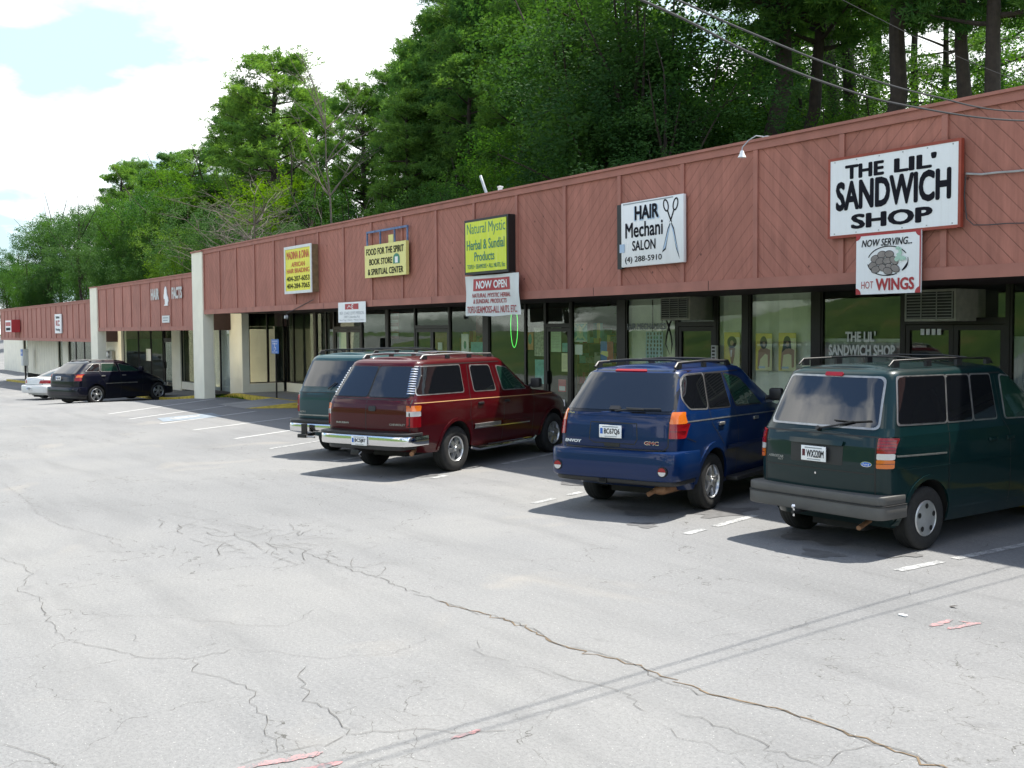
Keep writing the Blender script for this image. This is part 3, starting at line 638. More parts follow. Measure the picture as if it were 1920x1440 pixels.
# far block
z3 = at(90, 695, y=14.3).z; P3, Q3 = (-90, 14.3), (-55.7, 14.3); S3 = lambda u: X(u, 14.3)+90
glaze(b3, P3, Q3, [('wall', S3(38), S3(46)), ('glass', S3(46), S3(54)), ('glass', S3(111), S3(120)), ('wall', S3(120), S3(130)), ('glass', S3(130), S3(142)), ('glass', S3(142), S3(158)), ('glass', S3(158), S3(172))], z3, 2.05)
m = MB(); bar(m, P3, Q3, S3(54), S3(111), z3-.3, 2.05, -.1, .09, 'cream')
for k in range(13):
    s_ = S3(54)+(S3(111)-S3(54))*(k+.5)/13; bar(m, P3, Q3, s_-.02, s_+.02, z3-.2, 2.0, .088, .095, 'cream_dark')
m.build('board_wall', b3)
bw = thing('far_building', 'plain cream walled building at the far left beyond the shopping strip', 'building', (-100, 22, gz(-100)))
m = MB(); m.box(-14, 3.5, -4, 12, -.5, 3.3, 'cream'); m.build('wall', bw); m = MB(); m.box(-14.2, 3.7, -4.2, 12.2, 3.31, 3.5, 'fascia_trim'); m.build('roof', bw)
m = MB(); m.box(-1.6, -.4, -4.06, -4.0, 2.2, 2.9, 'grill_metal')
for k in range(6): m.box(-1.55, -.45, -4.09, -4.062, 2.26+.1*k, 2.32+.1*k, 'bronze')
m.build('vent_grille', bw)
# ================================================================== SIGNS AND SMALL THINGS ON THE FRONT
YF = 12.76                     # front of the fascia trim
def sign_root(name, label, x, z, y=YF, cat='sign', tilt=0, group=None):
    t = thing(name, label, cat, (x, y, z), 0, group); t.rotation_euler = (0, tilt, 0); return t
def rect(m, x0, x1, z0, z1, mat, y=-.003): m.add([(x0, y, z0), (x1, y, z0), (x1, y, z1), (x0, y, z1)], [(0, 1, 2, 3)], mat)
def ell(cx, cz, a, b, n=24, rot=0, t0=0, t1=2*math.pi):
    return [(cx+a*math.cos(t)*math.cos(rot)-b*math.sin(t)*math.sin(rot), cz+a*math.cos(t)*math.sin(rot)+b*math.sin(t)*math.cos(rot)) for t in [t0+(t1-t0)*k/n for k in range(n)]]
def disc(m, pts, mat, y=-.003): m.add([(x, y, z) for x, z in pts], [tuple(range(len(pts)))], mat)
def stroke(m, pts, w, mat, y=-.004):
    P = [Vector(p) for p in pts]; vs, fs = [], []
    for i, q in enumerate(P):
        d = (P[min(i+1, len(P)-1)]-P[max(i-1, 0)]).normalized(); n = Vector((-d.y, d.x)); ww = w[i] if isinstance(w, list) else w
        for s_ in (-.5, .5): r = q+n*ww*s_; vs.append((r.x, y, r.y))
        if i: fs.append((2*i-2, 2*i-1, 2*i+1, 2*i))
    m.add(vs, fs, mat)

# 1 large sandwich shop sign
t = sign_root('shop_sign', 'largest white sign with bold black words THE LIL\' SANDWICH SHOP and red frame', -9.52, 4.265)
m = MB(); m.box(-1.03, 1.03, -.06, .0, -.535, .535, 'white'); m.build('board', t)
m = MB()
for a in ((-1.07, -1.03, -.57, .57), (1.03, 1.07, -.57, .57), (-1.03, 1.03, .535, .575), (-1.03, 1.03, -.575, -.535)): m.box(a[0], a[1], -.065, .0, a[2], a[3], 'frame_red')
m.build('frame', t)
m = MB(); T = dict(mat='ink', y=-.063)
m.text('THE', -.44, .345, .66, .20, 'ink', -.063, .040); m.text("LIL'", .38, .345, .66, .20, 'ink', -.063, .040)
m.text('SANDWICH', .0, 0.015, 1.86, .42, 'ink', -.063, .042); m.text('SHOP', .0, -.36, 1.32, .21, 'ink', -.063, .040)
m.build('lettering', t)
for k in range(6):
    for z in (-.51, .51): m = MB(); m.box(-.95+.38*k-.008, -.95+.38*k+.008, -.066, -.061, z-.008, z+.008, 'steel'); m.build('screw', t)
# 2 wings sign
t = sign_root('menu_sign', 'square white sign with red corners and platter drawing, NOW SERVING HOT WINGS', -9.54, 3.29, YF-.06)
m = MB(); m.box(-.525, .525, -.025, .0, -.42, .42, 'white'); m.build('board', t)
m = MB(); y = -.028
for a in ((-.525, .525, .395, .42), (.505, .525, -.42, .395)): rect(m, *a, 'ink_red', y)
for sx in (-1, 1):
    for sz in (-1, 1): disc(m, [(sx*.525, sz*.42)]+[(sx*(.525-.085*math.cos(a)), sz*(.42-.085*math.sin(a))) for a in [math.pi/2*k/6 for k in range(7)]][::(1 if sx*sz > 0 else -1)], 'ink_red', y-.001)
m.text('NOW SERVING...', -.02, .29, .82, .10, 'ink', y-.002, .015, .25)
E_ = ell(-.0, .03, .33, .20, 40); stroke(m, E_[3:19], .014, 'ink', y-.001); stroke(m, E_[21:34], .014, 'ink', y-.001); stroke(m, E_[35:]+E_[:2], [.014, .03, .035, .03, .014, .01, .01], 'ink', y-.001)
for i, (x, z, r_) in enumerate([(-.24,-.02,.3),(-.20,.07,.2),(-.09,.12,.1),(.03,.12,-.1),(-.12,.03,.2),(.0,.03,0),(-.19,-.08,.2),(-.07,-.06,-.4),(.04,-.06,-.5),(.11,.03,-.6),(.13,-.08,-.5),(.01,-.11,-.3)]):
    disc(m, ell(x, z, .078, .052, 18, r_), 'ink', y-.001-.0006*i); disc(m, ell(x, z, .070, .045, 18, r_), 'wing_brown', y-.0013-.0006*i)
random.seed(4)
for k in range(16): disc(m, ell(.20+random.gauss(0, .045), .10+random.gauss(0, .055), .035, .022, 7, random.random()*3), 'parsley', y-.011-.0002*k)
m.text('HOT', -.33, -.29, .20, .10, 'ink_red', y-.002, .0); m.text('WINGS', .12, -.29, .62, .17, 'ink_red', y-.002, .035)
m.build('picture', t)
# 3 hair salon sign
t = sign_root('salon_sign', 'weathered white sign with black HAIR Mechani SALON lettering and painted scissors', -14.45, 4.095, YF, tilt=R(-.4))
m = MB(); m.bbox(-.80, .83, -.07, .0, -.575, .575, 'white', .012); m.box(-.93, -.802, -.055, .0, -.60, .56, 'black'); m.build('board', t)
m = MB(); y = -.074
m.text('HAIR', .02-.12, .355, .68, .27, 'pale_blue', y, .045); m.text('HAIR', -.10, .365, .64, .25, 'ink', y-.001, .04); m.text('Mechani', -.18, .07, 1.0, .27, 'ink', y, .02); m.text('SALON', -.18, -.21, .62, .18, 'ink', y, .02); m.text('(4) 288-5910', -.20, -.46, .98, .13, 'ink', y, .01)
for sx in (-1, 1):
    # blade, shank and finger ring of each half of the scissors
    bl = [(.52, .13), (.52+.045, .05), (.52+sx*.20, -.50 if sx > 0 else -.40), (.52+sx*.13, -.33)]
    m.add([(x, y, z) for x, z in [(.52, .15), (.60 if sx > 0 else .44, .02), (.52+sx*.22, -.52 if sx > 0 else -.38), (.52+sx*.13, -.33)]], [(0, 1, 2, 3)], 'ink')
    m.add([(x, y-.001, z) for x, z in [(.52, .11), (.585 if sx > 0 else .455, .0), (.52+sx*.20, -.44 if sx > 0 else -.34), (.52+sx*.135, -.30)]], [(0, 1, 2, 3)], 'pale_blue')
    stroke(m, [(.52+sx*.02, .12), (.52-sx*.04, .24), (.52-sx*.08, .33)], .03, 'ink', y)
    r_ = ell(.52-sx*.12, .42, .055, .10, 20, sx*.3); stroke(m, r_+r_[:1], .028, 'ink', y)
disc(m, ell(.52, .12, .02, .02, 10), 'white', y-.003)
rect(m, -.84, -.70, -.31, -.16, 'pale_blue', y-.002)
rect(m, -.74, .58, .535, .555, 'gray_paint', y)
m.build('lettering', t)
# 4 herb shop light box
t = sign_root('light_box_sign', 'lime yellow light box sign in deep black case with green Natural Mystic lettering', -19.61, 4.203, YF-.18); t.scale = (.99, 1, .99)
m = MB(); m.box(-.87, .87, .0, .178, -.60, .60, 'black'); m.build('case', t)
m = MB(); m.box(-.81, .81, -.012, -.001, -.545, .545, 'sign_lime'); m.build('face', t)
m = MB(); y = -.015
m.text('Natural Mystic', .02, .36, 1.52, .30, 'ink_green', y, -.006); m.text('Herbal & Sundial', .0, .04, 1.50, .22, 'ink_green', y, .012); m.text('Products', -.04, -.22, .80, .20, 'ink_green', y, .012); m.text('TOFU \u2022 SEAMOSS \u2022 ALL NUTS, Etc', .02, -.44, 1.50, .11, 'ink_green', y, .01)
m.build('lettering', t)
# 5 now open banner
t = sign_root('banner', 'white cloth banner reading NOW OPEN under the lime light box', -19.47, 3.15, YF-.12, 'banner')
cy_ = lambda x, z: .022*math.sin(3.4*x+1.5*z+1)+.012*math.sin(7*x*(z+.6))
m = MB(); nx, nz = 40, 14; vs = []
for i in range(nx+1):
    for j in range(nz+1):
        u, v = i/nx, j/nz; w = 1.03+.05*(1-v); xx, zz = -w+2*w*u+.02*(1-v), -.44+.87*v+.012*math.sin(9*u)*(1-v); vs.append((xx, cy_(xx, zz), zz))
bf = [(i*(nz+1)+j, (i+1)*(nz+1)+j, (i+1)*(nz+1)+j+1, i*(nz+1)+j+1) for i in range(nx) for j in range(nz)]
m.add(vs, bf, 'off_white', True); m.build('cloth', t)
def bmap(a, c):
    return (a, cy_(a, c)-.007, c)
m = MB()
for k in range(12): m.add([bmap(-.72+.12*(k+q), z) for q, z in ((0, .10), (1, .10), (1, .36), (0, .36))], [(0, 1, 2, 3)], 'ink_red')
mp2 = lambda a, c: tuple(Vector(bmap(a, c))+Vector((0, -.004, 0)))
m.text('NOW OPEN', .0, .23, 1.20, .17, 'white', bold=.03, mapf=mp2); m.text('NATURAL MYSTIC HERBAL', -.02, .0, 1.46, .095, 'ink_red', bold=.012, mapf=bmap, ital=.1); m.text('& SUNDIAL PRODUCTS', -.08, -.125, 1.22, .095, 'ink_red', bold=.012, mapf=bmap, ital=.1); m.text('TOFU-SEAMOSS-ALL NUTS. ETC.', .0, -.305, 1.92, .15, 'ink_red', bold=.012, mapf=bmap)
m.build('lettering', t)
m = MB(); m.tube([(-1.0, 0, .42), (-.2, .02, .50)], .004, 'wire'); m.tube([(1.0, 0, .42), (.3, .02, .52)], .004, 'wire'); m.build('tie_cord', t)
# 6 book store board with empty frame above
t = sign_root('painted_sign', 'pale yellow board reading FOOD FOR THE SPIRIT BOOK STORE below an empty blue frame', -24.38, 4.17, YF-.02)
m = MB(); m.box(-1.11, 1.11, -.10, -.02, -.41, .41, 'sign_cream'); m.build('board', t)
m = MB()
for x in (-1.08, -.35, .42, 1.08): m.box(x-.025, x+.025, -.05, -.02, .412, .73, 'frame_blue')
m.box(-1.105, 1.105, -.055, -.015, .731, .78, 'frame_blue'); m.build('frame', t)
m = MB(); y = -.104
m.text('FOOD FOR THE SPIRIT', .0, .24, 2.02, .17, 'ink', y, .02); m.text('BOOK STORE', -.22, -.02, 1.25, .16, 'ink', y, .02); m.text('& SPIRITUAL CENTER', .02, -.27, 1.90, .16, 'ink', y, .02)
disc(m, [(.45, -.12)]+[(.63+.17*math.cos(a), .0+.13*math.sin(a)) for a in [math.pi-math.pi*k/10 for k in range(11)]][0:0]+[(.80, -.12), (.80, .0)]+[(.625+.175*math.cos(a), .0+.13*math.sin(a)) for a in [math.pi*k/10 for k in range(1, 10)]]+[(.45, .0)], 'ink_green', y)
rect(m, .55, .70, -.10, .05, 'white', y-.001); m.build('lettering', t)
tag(MB().box(-.13, .13, -.01, .0, -.10, .10, 'sign_cream').build('number_plate', loc=(-24.31, YF+.03, 4.70)), 'small house number plate inside the empty blue frame', 'number plate')
# 7 braiding light box
t = sign_root('light_box_sign', 'bright yellow light box sign with brown sides, MADINA & DINA AFRICAN HAIR BRAIDING', -29.63, 4.19, YF-.20); t.scale = (.985, 1, .985)
m = MB(); m.box(-.98, .98, .0, .198, -.68, .68, 'sign_side'); m.build('case', t)
m = MB()
for a in ((-1.0, -.92, -.70, .70), (.92, 1.0, -.70, .70), (-.92, .92, .62, .70), (-.92, .92, -.70, -.62)): m.box(a[0], a[1], -.03, -.001, a[2], a[3], 'off_white')
m.build('frame', t)
m = MB(); m.box(-.92, .92, -.012, -.001, -.62, .62, 'sign_yellow'); m.build('face', t)
m = MB(); y = -.015
m.text('MADINA & DINA', .0, .43, 1.66, .23, 'ink_red2', y, .03); m.text('AFRICAN', .02, .155, .98, .14, 'ink_red2', y, .02); m.text('HAIR BRAIDING', .0, -.03, 1.66, .14, 'ink_red2', y, .02); m.text('404-207-6053', .0, -.26, 1.68, .15, 'ink', y, .02); m.text('404-284-7065', .0, -.475, 1.68, .15, 'ink', y, .02)
m.build('lettering', t)
# 8 small white banner over the double door
t = sign_root('banner', 'small white banner with red panel over a double door, left of the NOW OPEN banner', -26.44, 2.90, YF-.05, 'banner')
m = MB(); m.box(-.83, .83, -.008, .0, -.27, .27, 'white'); m.build('board', t)
m = MB(); y = -.011; rect(m, -.40, .42, .075, .225, 'ink_red', y); c = ell(.07, .15, .065, .055, 16, 0, .8, 5.5); stroke(m, c, .022, 'white', y-.002); disc(m, ell(.07, .15, .018, .018, 8), 'white', y-.002); stroke(m, [(-.25, .11), (-.15, .18), (-.05, .13)], .02, 'white', y-.002)
m.text("REV. CHAD LEVI'S MISSION", .0, -.02, 1.45, .085, 'gray_paint', y, .0); m.text('3387 Columbia Rd', .0, -.12, .95, .065, 'gray_paint', y, .0); m.text('Auto Tags \u2022 Notary \u2022 Money Orders', .0, -.21, 1.5, .06, 'gray_paint', y, .0)
m.build('lettering', t)
# 9 cut-out letters on the middle block
t = sign_root('cutout_lettering', 'pale blue cut-out letters HAIR FACTS on the middle block fascia', -43.3, 3.9, YF, 'lettering')
m = MB(); m.text('HAIR', -1.40, .03, 1.15, .46, 'dirty_white', -.03, .05, ext=.01); m.build('word', t)
m = MB(); m.text('FACTS', 1.52, .0, 1.30, .46, 'dirty_white', -.03, .05); m.build('word', t)
t = sign_root('silhouette_sign', 'white cut-out silhouette of a head between the words on the middle block', -43.3, 3.82, YF, 'cut-out')
m = MB(); m.poly([(-.28, -.38), (-.14, -.30), (-.16, -.12), (-.28, -.10), (-.30, .02), (-.24, .10), (-.20, .26), (-.08, .38), (.0, .36), (.08, .24), (.10, .08), (.22, -.05), (.30, -.20), (.20, -.30), (.22, -.38)][::-1], 'white', .03); m.build('panel', t)
t = sign_root('paper_sign', 'small pale paper sign low on the middle block fascia below the head cut-out', -43.3, 2.91, YF, 'sign')
m = MB(); m.box(-.47, .47, -.03, 0, -.14, .14, 'off_white'); rect(m, -.35, .35, .03, .07, 'gray_paint', -.034); rect(m, -.30, .28, -.07, -.03, 'gray_paint', -.034); m.build('board', t)
# 10 signs on the far block
t = sign_root('shop_sign', 'tall narrow white sign with red initials on the farthest block', -63.05, 2.89, YF, 'sign')
m = MB(); m.box(-.80, .80, -.06, 0, -.52, .52, 'white'); m.build('board', t)
m = MB(); m.text('Business', 0, .36, .9, .16, 'ink', -.063, .02); m.text('KC', -.02, .03, 1.0, .32, 'ink_red', -.063, .05); m.text('Printing', 0, -.34, 1.1, .18, 'ink', -.063, .03); m.build('lettering', t)
t = sign_root('light_box_sign', 'dark red light box sign with white panel at the far end of the strip', -75.6, 2.84, YF-.5, 'sign')
m = MB(); m.box(-1.1, 1.1, 0, .5, -.40, .40, 'ink_red'); m.build('case', t); m = MB(); m.box(-1.0, .95, -.02, -.001, -.36, .36, 'white'); rect(m, -.9, .85, .0, .25, 'ink_red', -.023); rect(m, -.8, .75, -.28, -.10, 'ink', -.023); m.build('face', t)

# gooseneck lamp on the parapet, pipes on the roof
t = thing('floodlight', 'white floodlight on a short bent arm at the top of the fascia', 'light', (-12.02, 12.75, 5.36))
m = MB(); m.tube([(.15, .05, .0), (.02, -.05, .03), (-.05, -.14, -.04), (-.12, -.20, -.14), (-.12, -.21, -.2)], .010, 'galv'); m.box(.10, .20, -.0, .1, -.008, .012, 'galv'); m.build('arm', t)
m = MB(); m.lathe([(.02, 0), (.035, -.02), (.045, -.06), (.08, -.13), (.082, -.135), (.07, -.13), (.0, -.10)], 'white', 20, Matrix.Translation((-.12, -.21, -.19)) @ Matrix.Rotation(R(90), 4, 'X') @ Matrix.Scale(.8, 4)); m.build('lamp_shade', t)
pb, pt_ = at(913, 365, y=14.0), at(901, 330, y=14.0)
m = MB(); m.tube([(0, 0, -.4), (0, 0, 0), tuple(pt_-pb)], .035, 'galv', 12); tag(m.build('vent_pipe', loc=tuple(pb)), 'leaning bare metal vent pipe sticking up above the roof edge', 'pipe')
m = MB(); m.lathe([(0, 0), (.13, 0), (.13, .30), (.17, .31), (.17, .36), (0, .40)], 'white', 20, Matrix.Rotation(R(90), 4, 'X') @ Matrix.Scale(.42, 4)); tag(m.build('roof_vent', loc=tuple(at(938, 362, y=14.0))), 'short white capped roof vent just right of the leaning pipe', 'vent')
# patched cable and conduit on the right end of the fascia
m = MB(); random.seed(2)
m.tube([(-8.42+.22*k, 12.76, 4.36-.012*k+random.gauss(0, .008)) for k in range(12)], .014, 'galv', 6); tag(m.build('conduit', ), 'pale wavy cable running right from the upper corner of the largest sign', 'cable')
m = MB(); m.tube([(-8.42, 12.755, 4.36), (-8.44, 12.755, 4.1), (-8.40, 12.755, 3.8), (-8.3, 12.755, 3.71)]+[(-8.1+.25*k, 12.755, 3.70-.01*k+random.gauss(0, .006)) for k in range(10)], .007, 'wire', 6); tag(m.build('cable'), 'thin black cable looping down beside the largest sign and off to the right', 'cable')
m = MB(); m.tube([(-29.0, 12.73, 3.30), (-30.3, 12.73, 3.06), (-30.9, 12.71, 2.95), (-31.0, 12.7, 2.85)], .01, 'wire', 6); m.lathe([(0, 0), (.05, 0), (.07, .08), (0, .1)], 'galv', 12, Matrix.Translation((-31.0, 12.68, 2.83))); tag(m.build('security_lamp'), 'small lamp hanging on a wire below the braiding sign', 'light')

# ---------------------------------------------------------------- window air conditioners
def ac(name, label, u0, u1, v0, v1, proud=.35):
    a, b = at(u0, v0, y=15.6), at(u1, v1, y=15.6); w, h = b.x-a.x, a.z-b.z
    t = thing(name, label, 'air conditioner', (a.x+w/2, 15.82, b.z), 0, 'window air conditioners')
    m = MB(); m.bbox(-w/2, w/2, -proud, .3, 0, h, 'ac_body', .012); m.build('case', t)
    m = MB(); m.box(-w/2+.04, w/2-.04, -proud-.012, -proud-.001, .04, h-.04, 'black')
    for k in range(9): z = .05+(h-.1)*k/8.5; m.box(-w/2+.045, w/2-.045, -proud-.022, -proud-.013, z, z+.014, 'grill_metal')
    for k in range(4): x = -w/2+.045+(w-.1)*k/3; m.box(x-.004, x+.016, -proud-.028, -proud-.0225, .04, h-.04, 'grill_metal')
    m.build('grille', t)
ac('window_air_conditioner', 'window air conditioner over the salon door, left of the three posters', 1247, 1302, 558, 600)
ac('window_air_conditioner', 'window air conditioner over the sandwich shop doors, right of the wings sign', 1716, 1812, 545, 602, .5)

# ---------------------------------------------------------------- things in and on the shop windows
def flat(name, label, u0, u1, v0, v1, mat, cat, y=15.93, group=None, art=None, th=.006):
    a, b = at(u0, v0, y=y), at(u1, v1, y=y); w, h = b.x-a.x, a.z-b.z
    t = MB(); t.box(-w/2, w/2, 0, th, -h/2, h/2, mat)
    if art: art(t, w, h)
    return tag(t.build(name, loc=((a.x+b.x)/2, y, (a.z+b.z)/2)), label, cat, group)
def lady(style):
    def art(t, w, h):
        y = -.003
        rect(t, -w/2, -w*.1, -h*.5, h*.5, 'poster_yellow', -.001); rect(t, -w*.1, w/2, -h*.5, h*.5, 'poster_cream', -.001); rect(t, -w/2, w/2, h*.36, h*.5, 'poster_yellow', -.0015)
        if style == 0:
            disc(t, ell(0, h*.22, w*.30, h*.17), 'hair', y); disc(t, ell(.0, h*.2, w*.11, h*.075), 'skin', y-.001)
            disc(t, [(-w*.2, h*.06), (w*.22, h*.06), (w*.16, -h*.2), (w*.04, -h*.44), (-w*.03, -h*.44), (-w*.1, -h*.2)][::-1], 'skin', y-.0005); disc(t, [(-w*.08, 0), (w*.02, 0), (-w*.02, -h*.2), (-w*.08, -h*.2)][::-1], 'white', y-.002)
        else:
            lo = style == 2
            disc(t, [(-w*.38, -h*.48), (w*(.40 if lo else .36), -h*.40), (w*.42, h*.05), (w*.1, h*.12), (-w*.12, h*.12), (-w*.32, h*.03)], 'skin', y)
            disc(t, ell(0, h*.25, w*.22, h*.17), 'hair', y-.001)
            if lo: disc(t, [(-w*.3, -h*.02), (-w*.02, h*.1), (w*.25, h*.08), (w*.2, h*.3), (-w*.2, h*.3)], 'hair', y-.0008)
            disc(t, ell(w*.03, h*.2, w*.09, h*.075), 'skin', y-.002)
            disc(t, [(-w*.3, -h*.49), (w*.28, -h*.49), (w*.26, -h*.08), (w*.1, -h*.05), (-w*.2, -h*(.08 if lo else .2))], 'poster_cream', y-.003)
        rect(t, -w*.3, w*.1, -h*.44, -h*.39, 'pale_blue', y-.004)
    return art
G = 'hair model posters in the salon window'
flat('poster', 'yellow poster of a woman with a round curly hairdo, beside the salon door', 1358, 1387, 623, 690, 'poster_yellow', 'poster', art=lady(0), group=G)
flat('poster', 'yellow poster of a woman with short bobbed hair, middle of three in the salon window', 1417, 1447, 625, 695, 'poster_yellow', 'poster', art=lady(1), group=G)
flat('poster', 'yellow poster of a woman with long wavy hair, nearest to the sandwich shop window', 1460, 1492, 624, 696, 'poster_yellow', 'poster', art=lady(2), group=G)
def chart(t, w, h):
    random.seed(8)
    for i in range(5):
        for j in range(9):
            disc(t, ell(-w*.38+w*.19*i+random.gauss(0, .008), -h*.44+h*.11*j, .028, .035, 8), 'hair' if random.random() < .8 else 'ink_green', -.003)
flat('poster', 'pale blue chart of small hairstyle pictures in the salon window', 1211, 1243, 622, 688, 'pale_blue', 'poster', art=chart)
t = tag(MB().text('HAIR MECHANICS', 0, 0, 1.35, .14, 'gray_paint', 0, .03).build('window_lettering', loc=((X(1182)+X(1240))/2, 15.88, at(1210, 612, y=15.9).z)), 'faint grey lettering on the salon glass above the hairstyle chart', 'lettering')
m = MB(); a = at(1613, 631, y=15.88); m.text("THE LIL'", 0, 0, at(1642, 631, y=15.88).x-at(1585, 631, y=15.88).x, .19, 'white', 0, .04)
b = at(1614, 657, y=15.88); m.text('SANDWICH SHOP', b.x-a.x, b.z-a.z, at(1676, 657, y=15.88).x-at(1552, 657, y=15.88).x, .20, 'white', 0, .04)
tag(m.build('window_lettering', loc=tuple(a)), 'bold white THE LIL\' SANDWICH SHOP lettering on the window glass', 'lettering')
m = MB()
for k in range(4): m.box(.105*k, .105*k+.07, 0, .004, 0, .10, 'white')
tag(m.build('window_stickers', loc=tuple(at(1726, 628, y=15.86))), 'row of four small white stickers on the glass door under the right air conditioner', 'stickers')
def framed(t, w, h):
    for a in ((-w/2, w/2, h/2-.03, h/2), (-w/2, w/2, -h/2, -h/2+.03)): rect(t, *a, 'off_white', -.002)
    disc(t, ell(0, 0, w*.22, h*.36, 16, .4), 'poster_green', -.004); disc(t, ell(.02, .05, w*.12, h*.18, 16), 'poster_cream', -.005)
    for sx, sz in ((-1, -1), (1, -1), (-1, 1), (1, 1)): stroke(t, [(sx*w*.4, sz*h*.42), (sx*w*.1, sz*h*.15)], .05, 'poster_green', -.003)
flat('poster', 'green picture with crossed pale bars taped beside the herb shop door', 1074, 1101, 605, 641, 'poster_teal', 'poster', art=framed)
flat('notice', 'plain white notice under the crossed picture right of the herb shop door', 1078, 1092, 646, 665, 'white', 'notice')
def notice(t, w, h):
    for k in range(12): rect(t, -w*.36, w*.36, h*.38-h*.065*k, h*.39-h*.065*k, 'wing_brown', -.002)
flat('notice', 'tall pale green printed notice at the top of the herb shop door', 1033, 1052, 614, 660, 'poster_green', 'notice', art=notice)
flat('notice', 'narrow cream notice low on the herb shop door', 1053, 1065, 662, 697, 'poster_cream', 'notice', art=notice)
flat('notice', 'small teal leaflet between the two notices on the herb shop door', 1054, 1064, 643, 660, 'poster_teal', 'leaflet')
flat('notice', 'red leaflet at the foot of the herb shop door', 1047, 1061, 711, 735, 'ink_red', 'leaflet', art=lambda t, w, h: rect(t, -w*.4, w*.4, -h*.4, -h*.05, 'dirty_white', -.002))
def flags(t, w, h):
    rect(t, -w*.5, w*.02, 0, h*.5, 'ink_blue', -.002); rect(t, w*.02, w*.5, -h*.5, h*.5, 'ink_red', -.002); disc(t, [(-w*.5, -h*.1), (w*.1, -h*.25), (w*.1, h*.02), (-w*.4, h*.05)], 'sign_cream', -.003)
flat('flag', 'blue, red and cream flag hanging in the window right of the herb shop door', 1126, 1150, 640, 680, 'ink_blue', 'flag', art=flags)
flat('flag', 'pale teal and yellow flag hanging higher in the window right of the herb shop door', 1112, 1130, 606, 634, 'poster_teal', 'flag', y=16.2, art=lambda t, w, h: rect(t, -w*.1, w*.25, -h*.5, h*.5, 'sign_cream', -.002))
flat('notice', 'tall white framed notice in the window under the now open banner', 865, 879, 626, 665, 'off_white', 'notice', art=lambda t, w, h: disc(t, ell(0, -.02, w*.2, h*.2, 12), 'ink_green', -.003))
flat('poster', 'wide teal landscape poster low in the window under the now open banner', 883, 908, 641, 665, 'poster_teal', 'poster')
flat('cloth', 'dark maroon cloth with white marks hanging in the window behind the now open banner', 892, 909, 588, 630, 'maroon_cloth', 'cloth', y=16.1)
flat('poster', 'green and orange poster in the narrow pane left of the herb shop door', 988, 1000, 623, 656, 'poster_orange', 'poster', art=lambda t, w, h: disc(t, ell(0, .05, w*.3, h*.3, 12), 'ink_green', -.003))
flat('poster', 'speckled brown and green collage in the narrow pane left of the herb shop door', 1002, 1022, 615, 668, 'poster_mix', 'poster')
flat('poster', 'pale teal poster low in the narrow pane left of the herb shop door', 1003, 1022, 674, 720, 'poster_teal', 'poster')
flat('banner', 'dark striped cloth hanging in the window left of the second double door', 731, 748, 585, 635, 'maroon_cloth', 'cloth', y=16.0, art=lambda t, w, h: [rect(t, -w*.45, w*.45, -h*.4+h*.25*k, -h*.3+h*.25*k, 'gray_paint', -.002) for k in range(4)])
flat('poster', 'pale green poster on the left leaf of the double door behind the two near vans', 636, 650, 618, 655, 'poster_green', 'poster', y=15.94)
flat('poster', 'white poster stuck on the right leaf of the double door behind the two near vans', 658, 674, 618, 655, 'poster_mix', 'poster', y=15.94)
flat('display_board', 'wooden arched display board standing behind the second double door', 816, 839, 624, 670, 'wood', 'board', y=16.4, th=.04)
flat('notice', 'small white card on the arched wooden board behind the second double door', 821, 829, 642, 656, 'white', 'card', y=16.35)
flat('notice', 'white paper notice on the grey post by the middle block entrance', 274, 283, 654, 677, 'white', 'notice', y=15.2)
# ring of green neon tube
a = at(964, 612, y=16.0); m = MB(); m.tube([(.16*math.cos(k*math.pi/16), 0, .55*math.sin(k*math.pi/16)) for k in range(33)], .0075, 'neon', 8); tag(m.build('neon_ring', loc=tuple(a)), 'tall lit green neon oval hanging in the herb shop window', 'neon sign')
# giant scissors ornament
t = thing('scissors_ornament', 'large dark metal scissors hanging below the salon air conditioner', 'ornament', tuple(at(1254, 628, y=15.8)))
m = MB(); 
for sx in (-1, 1):
    m.tube([(sx*.10, 0, .35), (sx*.02, 0, .22), (-sx*.07, 0, -.02), (-sx*.10, 0, -.2), (-sx*.02+.05, 0, -.42)], [.015, .02, .018, .014, .004], 'bronze', 6)
    m.tube([(sx*.10+.055*math.cos(k*math.pi/6), 0, .42+.08*math.sin(k*math.pi/6)) for k in range(13)], .012, 'bronze', 6)
m.build('blades', t)
# intercom and key box at the salon door
t = thing('door_keypad', 'small pale keypad box on the frame right of the salon door', 'keypad', tuple(at(1341, 662, y=15.82)))
m = MB(); m.bbox(-.07, .07, -.05, .02, -.16, .16, 'dirty_white', .01); m.build('case', t); m = MB()
for k in range(4): m.box(-.04, .04, -.055, -.051, -.12+.07*k, -.08+.07*k, 'black')
m.build('buttons', t)
# blinds and curtains: hung slats
def blinds(name, label, u0, u1, mat, z0, z1, y=16.06, pitch=.105, gap=0, seed=0, ang=.35):
    random.seed(seed); x0, x1 = X(u0, y), X(u1, y); m = MB(); x = x0
    while x < x1-.02:
        a = ang+random.gauss(0, .3); c, s_ = math.cos(a)*.058, math.sin(a)*.058
        if random.random() > gap:
            vs = [(x+k*c, y+k*s_+.006*(1-k*k), z) for z in (z0, z1) for k in (-1, 0, 1)]; m.add(vs, [(0, 1, 4, 3), (1, 2, 5, 4)], mat, True)
        x += pitch
    m.box(x0, x1, y-.03, y+.03, z1, z1+.05, mat); return tag(m.build(name), label, 'blinds')
blinds('vertical_blinds', 'pale green vertical blinds in the window left of the salon door', 1172, 1270, 'blind', .3, 3.05, gap=.12, seed=1, ang=.5)
blinds('vertical_blinds', 'pale vertical blinds in the narrow pane right of the salon door', 1347, 1396, 'blind', .3, 3.05, seed=2, ang=.4, pitch=.115)
